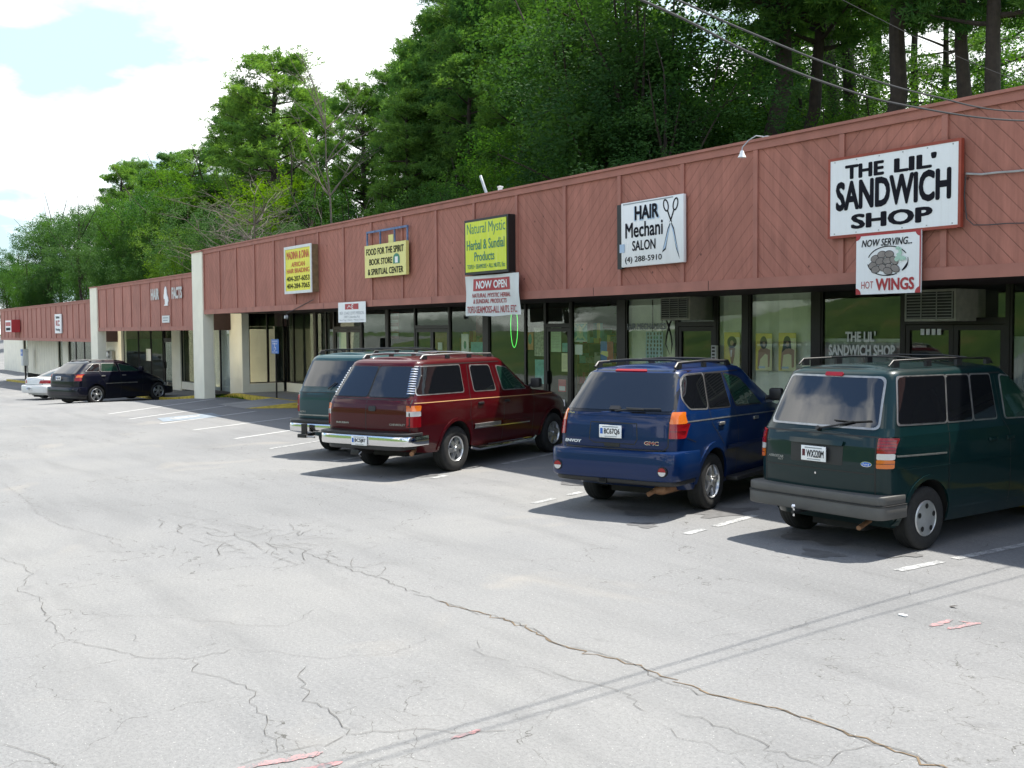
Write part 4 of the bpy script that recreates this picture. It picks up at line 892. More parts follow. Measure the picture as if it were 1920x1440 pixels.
blinds('vertical_blinds', 'pale vertical blinds behind the two posters in the widest salon window', 1406, 1526, 'blind', .3, 3.05, seed=3, ang=.5, pitch=.118)
blinds('gathered_curtain', 'half-height grey curtain behind the white window lettering', 1543, 1695, 'curtain_gray', .3, at(1600, 640, y=16.06).z, seed=4, pitch=.06, ang=.9)
blinds('gathered_curtain', 'grey curtain in the rightmost visible window', 1896, 1995, 'curtain_gray', .3, 2.2, seed=5, pitch=.06, ang=.9)
blinds('window_curtain', 'pale curtain behind the left panes of the middle block', 367, 430, 'curtain_gray', gz(-47)+.2, 2.5, seed=6, pitch=.1, ang=.4)
# shelves and boxes inside so the rooms are not empty
random.seed(12)
for (u0, lab) in ((600, 'dim shelf of boxes inside the shop behind the two near vans'), (860, 'dim shelf of boxes inside the herb shop under the now open banner'), (1090, 'dim shelf of boxes inside the herb shop right of its door')):
    x0 = X(u0, 17.5); t = thing('shelf', lab, 'shelf', (x0, 18.4, .15), 0, 'dim shelves inside the shops')
    m = MB()
    for z in (.2, .75, 1.3, 1.85): m.box(-1.1, 1.1, -.2, .2, z, z+.03, 'wood')
    for x in (-1.1, 1.07): m.box(x, x+.03, -.2, .2, 0, 2.0, 'wood')
    m.build('rack', t); m = MB()
    for z in (.23, .78, 1.33, 1.88):
        x = -1.05
        while x < .95:
            w = random.uniform(.08, .22); m.box(x, x+w-.01, -.16, .1, z, z+random.uniform(.12, .4), random.choice(['poster_green', 'poster_orange', 'dirty_white', 'poster_teal', 'poster_mix', 'sign_cream', 'ink_red'])); x += w
    o = m.build('goods', t); o['kind'] = 'stuff'

# accessible parking sign on its post
b = at(519, 755, z=0.0); bx, by = b.x, b.y
t = thing('parking_sign', 'small blue accessible parking sign on a thin dark post at the yellow kerb', 'parking sign', (bx, by, 0))
tp = at(519, 636, y=by).z
m = MB(); m.box(-.028, .028, -.02, .02, -.1, tp, 'bronze'); m.build('post', t)
w = (at(526, 650, y=by).x-at(512, 650, y=by).x)/2*.98; h = tp-at(519, 663, y=by).z
m = MB(); m.bbox(-w, w, -.03, -.022, tp-h, tp, 'sign_blue', .003); m.build('plate', t)
m = MB(); y = -.034
m.text('RESERVED', 0, tp-.07, w*1.5, .05, 'white', y); m.text('PARKING', 0, tp-.15, w*1.3, .05, 'white', y)
cz = tp-h*.55; disc(m, ell(-.02, cz+.12, .025, .025, 12), 'white', y); stroke(m, [(-.02, cz+.09), (-.02, cz), (.06, cz-.01), (.08, cz-.08)], .03, 'white', y); stroke(m, [(.06*math.cos(a)-.03, cz-.05+.07*math.sin(a)) for a in [R(150+20*k) for k in range(11)]], .016, 'white', y)
m.text('PERMIT ONLY', 0, tp-h+.05, w*1.5, .04, 'white', y); m.build('symbol', t)
# newspaper / phone box far away and meter boxes
c = at(48, 697, y=13.6); t = thing('payphone', 'blue and white payphone on a short post in front of the farthest block', 'payphone', (c.x, 13.6, gz(c.x)))
m = MB(); m.box(-.06, .06, -.05, .05, 0, 1.2, 'bronze'); m.build('post', t); m = MB(); m.bbox(-.35, .35, -.2, .15, 1.1, 2.2, 'off_white', .03); m.build('shell', t); m = MB(); m.box(-.33, .33, -.22, -.201, 1.75, 2.18, 'sign_blue'); m.text('PHONE', 0, 1.95, .5, .15, 'white', -.225); m.build('header', t)
for i, (u0, u1, v0, v1, l) in enumerate([(205, 216, 657, 677, 'grey electric meter box on the cream pilaster wall of the middle block')]):
    a, b = at(u0, v0, y=13.98), at(u1, v1, y=13.98); t = thing('meter_box', l, 'meter box', ((a.x+b.x)/2, 13.98, (a.z+b.z)/2)); w, h = (b.x-a.x)/2, (a.z-b.z)/2
    m = MB(); m.bbox(-w, w, -.15, 0, -h, h, 'grill_metal', .02); m.build('case', t); m = MB(); m.lathe([(0, -.26), (.14, -.25), (.17, -.2), (.17, -.15)], 'galv', 20, Matrix.Translation((0, 0, h*.3))); m.build('meter', t)

# overhead service wires
def wire(pts, r, label):
    P = [Vector(p) for p in pts]; Q = []
    for i in range(len(P)-1):
        p0, p1, p2, p3 = P[max(i-1, 0)], P[i], P[i+1], P[min(i+2, len(P)-1)]
        for k in range(8):
            t_ = k/8; Q.append(.5*((2*p1)+(p2-p0)*t_+(2*p0-5*p1+4*p2-p3)*t_**2+(3*p1-p0-3*p2+p3)*t_**3))
    m = MB(); m.tube(Q+[P[-1]], r, 'wire', 6); return tag(m.build('overhead_wire'), label, 'wire')
wire([(-3.6, -14, 7.4), (-4.6, -4, 5.75), (-5.25, 2, 4.82), (-5.43, 4.7, 4.53), (-5.53, 5.76, 4.37), (-5.63, 6.74, 4.28), (-5.73, 7.84, 4.25), (-5.92, 9.87, 4.36), (-6.1, 12.7, 4.75)], .009, 'lower of the two thick black overhead wires crossing in front of the fascia')
wire([(-3.5, -14, 7.6), (-4.4, -4, 5.9), (-5.1, 2, 4.9), (-5.31, 4.8, 4.55), (-5.37, 5.59, 4.45), (-5.47, 6.83, 4.34), (-5.56, 7.95, 4.31), (-5.67, 9.46, 4.36), (-5.8, 12.7, 4.8)], .0075, 'upper of the two thick black overhead wires crossing in front of the fascia')
c0, c1, c2 = at(1560, -10, y=16), at(1760, 90, y=18), at(1940, 165, y=20)
wire([tuple(c0+(c0-c1)*1.5), tuple(c0), tuple(c1), tuple(c2), tuple(c2+(c2-c1)*2)], .005, 'thin single overhead wire high above the roof at upper right')
up = thing('utility_pole', 'wooden utility pole behind the viewer that carries the two overhead wires', 'pole', (-3.55, -14.1, ground_h(-3.5, -14.1)))
m = MB(); m.tube([(0, 0, -.5), (0, 0, 7.2)], [.15, .11], 'bark', 12); m.build('pole_shaft', up); m = MB(); m.box(-.6, .6, -.05, .05, 6.2, 6.32, 'bark'); m.build('crossarm', up)
# ================================================================== VEHICLES
def lerp_keys(keys, z):
    if z <= keys[0][0]: return keys[0][1:]
    for a, b in zip(keys, keys[1:]):
        if z <= b[0]:
            t = (z-a[0])/(b[0]-a[0]); return tuple(p+(q-p)*t for p, q in zip(a[1:], b[1:]))
    return keys[-1][1:]
PHI = []
for q in range(4):
    for k in range(30):
        u = k/30; w = u+.125*math.sin(2*math.pi*u)   # crowd the samples round the corners
        PHI.append((q+w)*math.pi/2)
PHI = sorted(set(round(p, 6) for p in PHI))
class Shape:
    """car body: stacked rounded outlines. keys: (z, x_rear, x_front, half_width)"""
    def __init__(s, low, up, xc, nr=12, nf=5, hood=(), nfu=4.5, bow=.055):
        s.bow = bow
        s.low, s.up, s.xc, s.nr, s.nf, s.nfu, s.hood = low, up, xc, nr, nf, nfu, hood; s.belt = up[0][0]; s.zb = low[0][0]
    def ext(s, z, upper=None):
        if upper is None: upper = z > s.belt
        return lerp_keys(s.up if upper else s.low, z)
    def pt(s, z, phi, upper):
        xr, xf, hw = s.ext(z, upper); c, si = math.cos(phi), math.sin(phi); front = c > 0
        n = (s.nfu if upper else s.nf) if front else s.nr
        r = 1/((abs(c)**n+abs(si)**n)**(1/n)); a = (xf-s.xc) if front else (s.xc-xr)
        x, y = s.xc+a*r*c, hw*r*si
        if not front: x += s.bow*(y/hw)**2*((s.xc-x)/(s.xc-xr))**8
        return x, y
    def topz(s, x):
        h = s.hood
        if not h or x <= h[0][0]: return s.belt
        for a, b in zip(h, h[1:]):
            if x <= b[0]: t = (x-a[0])/(b[0]-a[0]); return a[1]+(b[1]-a[1])*t
        return h[-1][1]
    def zmap(s, x, z): return s.zb+(z-s.zb)*(s.topz(x)-s.zb)/(s.belt-s.zb)
    def side(s, x, z, off=0, sgn=1):
        x = max(x, s.ext(z)[0]+.02+s.bow*.75)
        def f(x, z):
            if z <= s.belt:
                zz = s.zb+(z-s.zb)*(s.belt-s.zb)/(s.topz(x)-s.zb) if s.hood else z; up = False
            else: zz, up = z, True
            xr, xf, hw = s.ext(zz, up); fr = x > s.xc
            if not fr: x -= s.bow*min(1, (s.xc-x)/(s.xc-xr))**8
            n = (s.nfu if up else s.nf) if fr else s.nr
            t = abs(x-s.xc)/((xf-s.xc) if fr else (s.xc-xr)); return hw*(1-min(t, .9995)**n)**(1/n)
        y = f(x, z); e = .01; dx = (f(x+e, z)-f(x-e, z))/(2*e); dz = (f(x, z+e)-f(x, z-e))/(2*e)
        dx = max(-4, min(4, dx)); dz = max(-2, min(2, dz)); n = Vector((-dx, 1, -dz)).normalized()
        p = Vector((x, y, z))+n*off; return Vector((p.x, p.y*sgn, p.z))
    def rear(s, y, z, off=0, sgn=1):
        def f(y, z):
            xr, xf, hw = s.ext(z); t = min(abs(y)/hw, .9995); q = (1-t**s.nr)**(1/s.nr); return s.xc-(s.xc-xr)*q+s.bow*t*t*q**8
        x = f(y, z); e = .008; dy = (f(y+e, z)-f(y-e, z))/(2*e); dz = (f(y, z+e)-f(y, z-e))/(2*e)
        dy = max(-4, min(4, dy)); n = Vector((-1, dy, dz)).normalized(); return Vector((x, y, z))+n*off
    def front(s, y, z, off=0, sgn=1):
        def f(y, z):
            up = z > s.belt; xr, xf, hw = s.ext(z, up); n = s.nfu if up else s.nf; t = min(abs(y)/hw, .9995); return s.xc+(xf-s.xc)*(1-t**n)**(1/n)
        x = f(y, z); e = .01; dy = (f(y+e, z)-f(y-e, z))/(2*e); dz = (f(y, z+e)-f(y, z-e))/(2*e)
        n = Vector((1, -dy, -dz)).normalized(); return Vector((x, y, z))+n*off
def loft(s, upper, mat, crown=.0, M_=8):
    keys = s.up if upper else s.low; z0, z1 = keys[0][0], keys[-1][0]; n = 16 if upper else 18
    zs = sorted(set([round(z0+(z1-z0)*k/n, 4) for k in range(n+1)]+[k[0] for k in keys])); zs = [z for i, z in enumerate(zs) if i == 0 or z-zs[i-1] > .004 or z in [k[0] for k in keys]]
    N = len(PHI); vs, fs = [], []
    for z in zs:
        for ph in PHI:
            x, y = s.pt(z, ph, upper); zz = z
            if not upper and s.hood:
                zz = s.zmap(x, z)
                e = _st(s.belt-.16, s.belt, z); f_ = _st(s.hood[0][0]-.05, s.hood[0][0]+.25, x); y *= 1-.07*e*e*f_
            vs.append((x, y, zz))
    for i in range(len(zs)-1):
        for k in range(N):
            k2 = (k+1) % N; fs.append((i*N+k, i*N+k2, (i+1)*N+k2, (i+1)*N+k))
    fs.append(tuple(range(N-1, -1, -1)))
    base = (len(zs)-1)*N; rows = []
    order = sorted(range(N), key=lambda k: PHI[k])
    for k in range(N//2+1):
        a, b = k, (N-k) % N
        if a == b: rows.append([base+a]*(M_+1)); continue
        va, vb = Vector(vs[base+a]), Vector(vs[base+b]); row = [base+a]
        for j in range(1, M_):
            t = j/M_; p = va.lerp(vb, t); hw = abs(va.y); p.z += crown*(1-(2*t-1)**2)*min(1, hw/.5); vs.append(tuple(p)); row.append(len(vs)-1)
        row.append(base+b); rows.append(row)
    for r0, r1 in zip(rows, rows[1:]):
        for j in range(M_):
            f = []
            for q in (r0[j], r1[j], r1[j+1], r0[j+1]):
                if q not in f: f.append(q)
            if len(f) >= 3: fs.append(tuple(f))
    return vs, fs
def round_poly(pts, r=.04, n=4):
    out = []; P = [Vector(p) for p in pts]; N = len(P)
    for i in range(N):
        a, b, c = P[i-1], P[i], P[(i+1) % N]; rr = r[i] if isinstance(r, (list, tuple)) else r
        d1 = (a-b); d2 = (c-b); q = min(rr, d1.length*.45, d2.length*.45)
        if q < .003: out.append(b); continue
        p, s_ = b+d1.normalized()*q, b+d2.normalized()*q
        for k in range(n+1):
            t = k/n; out.append((1-t)**2*p+2*t*(1-t)*b+t*t*s_)
    return out
def inset_poly(pts, d):
    P = [Vector(p) for p in pts]; N = len(P); area = sum(P[i].x*P[(i+1) % N].y-P[(i+1) % N].x*P[i].y for i in range(N)); sg = 1 if area > 0 else -1
    out = []
    for i in range(N):
        a, b, c = P[i-1], P[i], P[(i+1) % N]; e1 = (b-a).normalized(); e2 = (c-b).normalized()
        n1 = Vector((-e1.y, e1.x))*sg; n2 = Vector((-e2.y, e2.x))*sg; k = 1+n1.dot(n2)
        out.append(b+(n1+n2)*d/max(k, .3))
    return out
def drape(mb, surf, pts, mat, off=.004, back=-.01, grid=.06, sgn=1, smooth=True):
    """a panel cut to a 2-d outline and laid on the body surface"""
    bm = bmesh.new(); vs = [bm.verts.new((p[0], p[1], 0)) for p in pts]; bm.faces.new(vs)
    x0, x1 = min(p[0] for p in pts), max(p[0] for p in pts); y0, y1 = min(p[1] for p in pts), max(p[1] for p in pts)
    for lo, hi, ax in ((x0, x1, 0), (y0, y1, 1)):
        n = int((hi-lo)/grid)
        for k in range(1, n+1):
            c = lo+(hi-lo)*k/(n+1); co = (c, 0, 0) if ax == 0 else (0, c, 0); no = (1, 0, 0) if ax == 0 else (0, 1, 0)
            bmesh.ops.bisect_plane(bm, geom=bm.verts[:]+bm.edges[:]+bm.faces[:], plane_co=co, plane_no=no, dist=1e-5)
    top = {v: v.co.copy() for v in bm.verts}
    be = [e for e in bm.edges if e.is_boundary]; r = bmesh.ops.extrude_edge_only(bm, edges=be)
    newv = [g_ for g_ in r['geom'] if isinstance(g_, bmesh.types.BMVert)]
    nc = {v: v.co.copy() for v in newv}
    for v, c in top.items(): v.co = surf(c.x, c.y, off, sgn)
    for v, c in nc.items(): v.co = surf(c.x, c.y, back, sgn)
    bmesh.ops.recalc_face_normals(bm, faces=bm.faces[:]); mb.addbm(bm, mat, smooth)
def strip(mb, surf, line, w, mat, off=.003, back=None, step=.06, sgn=1):
    P = [Vector(p) for p in line]; Q = [P[0]]
    for a, b in zip(P, P[1:]):
        n = max(1, int((b-a).length/step)); Q += [a.lerp(b, k/n) for k in range(1, n+1)]
    vs, fs = [], []; closed = (P[0]-P[-1]).length < 1e-4
    for i, q in enumerate(Q):
        if closed and i in (0, len(Q)-1): d = (Q[1]-Q[-2]).normalized()
        else: d = (Q[min(i+1, len(Q)-1)]-Q[max(i-1, 0)]).normalized()
        n = Vector((-d.y, d.x))*w/2; a, b = q+n, q-n
        if back is None: vs += [surf(a.x, a.y, off, sgn), surf(b.x, b.y, off, sgn)]
        else: vs += [surf(a.x, a.y, back, sgn), surf(a.x, a.y, off, sgn), surf(b.x, b.y, off, sgn), surf(b.x, b.y, back, sgn)]
        m_ = 2 if back is None else 4
        if i:
            for k in range(m_-1): o = (i-1)*m_+k; fs.append((o, o+1, o+m_+1, o+m_))
    mb.add(vs, fs, mat, back is not None and False)
def cut_wells(body, wells):
    """boolean the wheel wells out of the body"""
    cut = []
    for (x, y, z, r, w) in wells:
        bm = bmesh.new(); bmesh.ops.create_cone(bm, cap_ends=True, segments=48, radius1=r, radius2=r, depth=w, matrix=Matrix.Translation((x, y, z)) @ Matrix.Rotation(R(90), 4, 'X'))
        me = bpy.data.meshes.new('c'); bm.to_mesh(me); bm.free(); me.materials.append(M['well']); c = bpy.data.objects.new('c', me); COL.objects.link(c); c.parent = body.parent; cut.append(c)
        md = body.modifiers.new('b', 'BOOLEAN'); md.operation = 'DIFFERENCE'; md.object = c; md.solver = 'EXACT'
        try: md.material_mode = 'TRANSFER'
        except Exception: pass
    bpy.context.view_layer.update(); dg = bpy.context.evaluated_depsgraph_get(); dg.update(); me = bpy.data.meshes.new_from_object(body.evaluated_get(dg)); body.modifiers.clear(); old = body.data; body.data = me; me.name = 'body'
    for c in cut: d = c.data; bpy.data.objects.remove(c); bpy.data.meshes.remove(d)
    bpy.data.meshes.remove(old); return me
def wheel(root, x, y, r, w, style, rr=.6):
    """tyre + rim; y>0 is the left side"""
    s_ = 1 if y > 0 else -1; rim_r = r*rr; hw = w/2
    o = bpy.data.objects.new('wheel', None); COL.objects.link(o); o.parent = root; o.location = (x, y, r); o.empty_display_size = .1
    if s_ > 0: o.rotation_euler = (0, 0, math.pi)
    t = MB(); prof = [(rim_r, hw*.72), (rim_r+.012, hw*.9), (rim_r+.05*r/.35, hw), (r*.90, hw*.97), (r*.965, hw*.86), (r*.995, hw*.72), (r, hw*.4), (r, -hw*.4), (r*.995, -hw*.72), (r*.965, -hw*.86), (r*.90, -hw*.97), (rim_r+.05*r/.35, -hw), (rim_r+.012, -hw*.9), (rim_r, -hw*.72)]
    t.lathe(prof, 'rubber', 48)
    for q in (-.45, 0, .45): t.lathe([(r+.0015, q*hw-.006), (r+.0015, q*hw+.006)], 'black', 48)
    t.build('tyre', o)
    m = MB(); f = -hw*.80     # outer face towards -y
    m.lathe([(rim_r+.004, f-.01), (rim_r-.008, f-.018), (rim_r-.02, f+.0), (rim_r-.03, f+.05), (rim_r-.035, hw*.7)], 'alloy' if style != 'cap' else 'hub_silver', 40)
    if style == 'cap':
        m.lathe([(0, f-.035), (.05, f-.034), (rim_r*.55, f-.022), (rim_r*.9, f-.012), (rim_r-.012, f-.004)], 'hub_silver', 40)
        for k in range(5):
            a = 2*math.pi*(k+.25)/5; cx, cz = rim_r*.70*math.cos(a), rim_r*.70*math.sin(a); vv = [(cx+.030*math.cos(2*math.pi*j/14), f-.0225, cz+.030*math.sin(2*math.pi*j/14)) for j in range(14)]
            m.add(vv, [tuple(range(14))], 'black')
    else:
        m.lathe([(0, f+.055), (rim_r-.03, f+.06)], 'well', 32)
        ns, w0, w1 = {'five': (5, .085, .060), 'six': (6, .075, .075), 'pac': (5, .07, .10), 'eight': (8, .05, .05)}[style]
        for k in range(ns):
            a = 2*math.pi*(k+.15)/ns; ca, sa = math.cos(a), math.sin(a); vs = []
            for (rad, ww, d0) in ((.02, w0*.9, -.008), (rim_r*.35, w0, -.012), (rim_r*.7, (w0+w1)*.45, -.004), (rim_r-.012, w1*1.15, .0)):
                for sy in (-1, 1): vs += [(rad*ca-sy*ww/2*sa, f+d0, rad*sa+sy*ww/2*ca), (rad*ca-sy*ww*.62*sa, f+.045, rad*sa+sy*ww*.62*ca)]
            fs = []
            for j in range(3): b_ = j*4; fs += [(b_, b_+2, b_+6, b_+4), (b_, b_+4, b_+5, b_+1), (b_+2, b_+3, b_+7, b_+6)]
            m.add(vs, fs, 'alloy', True)
        m.lathe([(0, f-.03), (.03, f-.03), (.038, f-.022), (.045, f-.012), (.075, f-.012), (.085, f+.01)], 'alloy', 24)
        for k in range(6 if style in ('six',) else 5):
            a = 2*math.pi*k/5; m.lathe([(0, f-.022), (.008, f-.022), (.010, f-.01)], 'steel', 8, Matrix.Translation((.06*math.cos(a), 0, .06*math.sin(a))))
    m.build('rim', o, sharp=30); return o
def plate(root, pos, w, h, txt, surf_tilt=0, deco='ink_blue'):
    m = MB(); tf = Matrix.Translation(pos) @ Matrix.Rotation(R(-90), 4, 'Z') @ Matrix.Rotation(surf_tilt, 4, 'X')
    m.bbox(-w/2, w/2, -.012, .0, -h/2, h/2, 'white', .004, tf); o = m.build('license_plate', root); m = MB()
    m.text(txt, w*.08, -.002, w*.70, h*.50, 'ink', -.0145, .015, tf=tf); rect_(m, -w*.45, -w*.33, -h*.2, h*.25, deco, -.0135, tf); rect_(m, -w*.35, w*.35, h*.33, h*.41, 'gray_paint', -.0135, tf); rect_(m, -w*.25, w*.3, -h*.42, -h*.36, 'gray_paint', -.0135, tf)
    m.build('lettering', o)
def rect_(m, x0, x1, z0, z1, mat, y, tf): m.add([(x0, y, z0), (x1, y, z0), (x1, y, z1), (x0, y, z1)], [(0, 1, 2, 3)], mat, False, tf)
def vehicle(name, label, cat, loc, yaw, sp):
    t = thing(name, label, cat, loc, R(yaw)); s = sp['shape']; P = sp['paint']; r = sp['r']; wb = sp['wb']; tr = sp['tr']
    vs, fs = loft(s, False, P, .03 if s.hood else 0); b = MB(); b.add(vs, fs, P, True); body = b.build('body', t)
    R_ = r+sp.get('well', .07); hwl = s.low[1][3]
    wells = [(wx, sg*(hwl+.0), r+.02, R_, .52) for wx in (0, wb) for sg in (-1, 1)]
    me = cut_wells(body, wells)
    # greenhouse goes into the same body mesh
    vs2, fs2 = loft(s, True, P, sp.get('crown', .04))
    bm = bmesh.new(); bm.from_mesh(me); off = len(bm.verts); bm.verts.ensure_lookup_table()
    nv = [bm.verts.new(v) for v in vs2]; pi = [i for i, m_ in enumerate(me.materials) if m_ and m_.name == P][0]
    for f in fs2:
        try: q = bm.faces.new([nv[i] for i in f]); q.material_index = pi
        except ValueError: pass
    for f in bm.faces: f.smooth = True
    # black underside
    if 'underbody' not in [m_.name for m_ in me.materials]: me.materials.append(M['underbody'])
    ui = [m_.name for m_ in me.materials].index('underbody')
    bm.normal_update()
    for f in bm.faces:
        if f.normal.z < -.9 and f.calc_center_median().z < s.zb+.02: f.material_index = ui
    bm.to_mesh(me); bm.free(); me.set_sharp_from_angle(angle=R(32))
    for sg in (-1, 1):
        for wx in (0, wb): wheel(t, wx, sg*(tr), r, sp.get('tw', .235), sp['rim'], sp.get('rr', .6))
    # side windows
    kk, hwp = sp.get('k', 0), sp.get('hwp', 1)
    fix = lambda P_: [(a+(hwp-s.ext(b)[2])*kk if b > s.belt else a+(hwp-s.ext(s.belt, True)[2])*kk*max(0, min(1, (b-.95)/max(.01, s.belt-.95))), b) for a, b in P_]
    sp['side_seams'] = [fix(q) for q in sp.get('side_seams', [])]
    for k, w in enumerate(sp['windows']):
        pts = fix(w['p']); rad = w.get('r', .05)
        for sg in (-1, 1):
            m = MB(); drape(m, s.side, round_poly(inset_poly(pts, -w.get('trim', .014)), rad), w.get('tm', 'plastic_black'), .004, -.01, .09, sg); fr = m.build('side_window', t)
            m = MB(); drape(m, s.side, round_poly(pts, rad), w.get('g', 'glass_dark'), .008, 0, .09, sg); m.build('pane', fr)
    rw = sp['rear_glass']
    for pts in (rw if isinstance(rw[0][0], (tuple, list)) else [rw]):
        m = MB(); drape(m, s.rear, round_poly(inset_poly(pts, -sp.get('rtrim', .015)), sp.get('rgr', .05)), sp.get('rtm', 'plastic_black'), .004, -.01, .07); fr = m.build('rear_window', t)
        m = MB(); drape(m, s.rear, round_poly(pts, sp.get('rgr', .05)), 'glass_dark', .008, 0, .07); m.build('pane', fr)
    ws = sp['windshield']; m = MB(); drape(m, s.front, round_poly([(-ws[0], s.belt+.05), (ws[0], s.belt+.05), (ws[1], ws[2]), (-ws[1], ws[2])], .06), 'glass_green', .004, -.01, .09); m.build('windshield', t)
    # seams
    m = MB()
    for ln in sp.get('side_seams', []):
        for sg in (-1, 1): strip(m, s.side, ln, .014, 'black', .0015, sgn=sg)
    for ln in sp.get('rear_seams', []): strip(m, s.rear, ln, .014, 'black', .0015)
    m.build('door_seam', t)
    for lay in sp['tail']:       # each lamp: list of (surf, poly, mat, off)
        m = MB()
        for surf, pts, mat, off, sg in lay: drape(m, s.side if surf == 's' else s.rear, round_poly(pts, .012, 2), mat, off, -.01, .05, sg)
        m.build('tail_light', t)
    for nm, surf, ln, w, mat, off in sp.get('strips', []):
        for sg in ((-1, 1) if surf == 's' else (1,)): m = MB(); strip(m, s.side if surf == 's' else s.rear, ln, w, mat, off, -.005, sgn=sg); m.build(nm, t)
    for nm, surf, pts, mat, off, rad in sp.get('panels', []):
        for sg in ((-1, 1) if surf == 's' else (1,)): m = MB(); drape(m, s.side if surf == 's' else s.rear, round_poly(pts, rad), mat, off, -.005, .05, sg); m.build(nm, t)
    # arch flares / lips
    if 'flare' in sp:
        w_, off, mat = sp['flare']
        for wx in (0, wb):
            for sg in (-1, 1):
                m = MB(); rad = R_+w_/2-.012; strip(m, s.side, [(wx+rad*math.cos(a), r+.02+rad*math.sin(a)) for a in [R(-8+196*k/24) for k in range(25)] if r+.02+rad*math.sin(a) > s.zb+.01], w_, mat, off, -.01, sgn=sg); m.build('wheel_arch', t)
    # bumpers
    for bp in sp['bumpers']:
        m = MB()
        for (z0, z1, ex, hw, xin, rad, mat, side) in bp[1]:
            bm = bmesh.new(); N = 40; zs = [z0, z0+rad*.3, z0+rad, z1-rad, z1-rad*.3, z1]; ins = [rad, rad*.3, 0, 0, rad*.3, rad]; rows = []
            for z, i_ in zip(zs, ins):
                row = []
                for k in range(N+1):
                    a = math.pi/2+math.pi*k/N; c, si = math.cos(a), math.sin(a); n = bp[2] if len(bp) > 2 else 7; rr = 1/((abs(c)**n+abs(si)**n)**(1/n))
                    L_ = abs(ex-xin)-i_; x = xin+(L_*rr*abs(c))*(1 if side > 0 else -1); row.append(bm.verts.new((x, (hw-i_)*rr*si, z)))
                rows.append(row)
            for r0, r1 in zip(rows, rows[1:]):
                for k in range(N): bm.faces.new((r0[k], r0[k+1], r1[k+1], r1[k]))
            bm.faces.new(rows[0]); bm.faces.new(rows[-1][::-1]); bm.faces.new([r_[0] for r_ in rows]+[r_[-1] for r_ in rows][::-1])
            bmesh.ops.recalc_face_normals(bm, faces=bm.faces[:]); m.addbm(bm, mat, True)
        m.build(bp[0], t)
    # chassis clutter under the body
    m = MB(); xr = s.low[0][1]; m.box(xr+.25, s.low[0][2]-.3, -.62, .62, s.zb-.05, s.zb+.02, 'underbody'); m.tube([(0, -tr, r), (0, tr, r)], .05, 'underbody'); m.tube([(0, -.12, r), (0, .12, r)], .14, 'underbody', 12); m.tube([(wb, -tr, r), (wb, tr, r)], .05, 'underbody')
    m.box(xr+.15, xr+.9, -.35, .35, s.zb-.10, s.zb, 'underbody'); m.build('underbody', t)
    # drip rail along the roof edge and the black seal under the side glass
    for sg in (-1, 1):
        m = MB(); zt = s.up[3][0] if len(s.up) > 3 else s.up[-1][0]; x0, x1 = s.ext(zt)[0]+.22, s.ext(zt)[1]-.35
        strip(m, s.side, [(x0, zt+.012), (x1, zt+.012)], .016, 'black', .003, sgn=sg); m.build('roof_seam', t)
    # mirrors and handles
    mz, mx = s.belt+.12, sp['mirror_x']
    for sg in (-1, 1):
        y = s.side(mx, s.belt, 0).y; m = MB(); m.bbox(mx-.07, mx+.06, y+.04, y+.24, mz-.08, mz+.10, sp.get('mirror_mat', 'plastic_black'), .035); m.tube([(mx, y-.02, mz-.05), (mx, y+.08, mz-.02)], .03, 'plastic_black')
        if sg < 0: m.v = [(a, -b, c) for a, b, c in m.v]; m.f = [f[::-1] for f in m.f]
        m.build('wing_mirror', t)
    for hx in sp.get('handles', []):
        for sg in (-1, 1):
            m = MB(); q = s.side(hx, sp['hz'], .012, sg); w_ = sp.get('hw', .09)
            m.bbox(q.x-w_, q.x+w_, q.y-.012, q.y+.012, q.z-.025, q.z+.02, sp.get('hm', 'plastic_black'), .01); m.build('door_handle', t)
    # headlights + grille, seldom seen
    for sg in (-1, 1):
        zf = s.zmap(s.low[-1][2]-.05, s.belt)-.15; m = MB(); drape(m, s.front, [(sg*.48, zf-.07), (sg*.82, zf-.07), (sg*.80, zf+.06), (sg*.48, zf+.06)], 'tail_clear', .01, -.02, .08); m.build('headlight', t)
    rk = sp.get('rack')
    if rk:
        ro = bpy.data.objects.new('roof_rack', None); COL.objects.link(ro); ro.parent = t; ro.location = (0, 0, rk['z']-.06); ro.empty_display_size = .1
        for sg in (-1, 1):
            o = MB()
            pts = [(rk['x0'], sg*rk['y'], rk['z']-.06), (rk['x0']+.08, sg*rk['y'], rk['z']), ((rk['x0']+rk['x1'])/2, sg*rk['y'], rk['z']+.012), (rk['x1']-.08, sg*rk['y'], rk['z']-.008), (rk['x1'], sg*rk['y'], rk['z']-.07)]
            o.tube(pts, rk['r'], rk['m'], 8)
            for k in range(rk.get('feet', 4)): x = rk['x0']+.12+(rk['x1']-rk['x0']-.24)*k/(rk.get('feet', 4)-1); o.box(x-.05, x+.05, sg*rk['y']-.018, sg*rk['y']+.018, rk['z']-.075, rk['z']-.005, 'plastic_black')
            q = o.build('rail', ro); q.location = (0, 0, .06-rk['z'])
        for x in rk.get('bars', []):
            o = MB(); o.tube([(x, -rk['y'], rk['z']+.01), (x, -rk['y']*.5, rk['z']+.03), (x, rk['y']*.5, rk['z']+.03), (x, rk['y'], rk['z']+.01)], rk['r']*.9, rk['m'], 8); q = o.build('crossbar', ro); q.location = (0, 0, .06-rk['z'])
    return t, s
def badge(t, s, txt, y, z, w, h, mat, bold=.03, ital=0, back=None, off=.006, surf=None):
    m = MB(); m.text(txt, 0, 0, w, h, mat, bold=bold, ital=ital, mapf=lambda a, c: tuple(s.rear(y-a, z+c, off))); m.build('badge', t)
mir = lambda pts: [(-a, b) for a, b in pts]

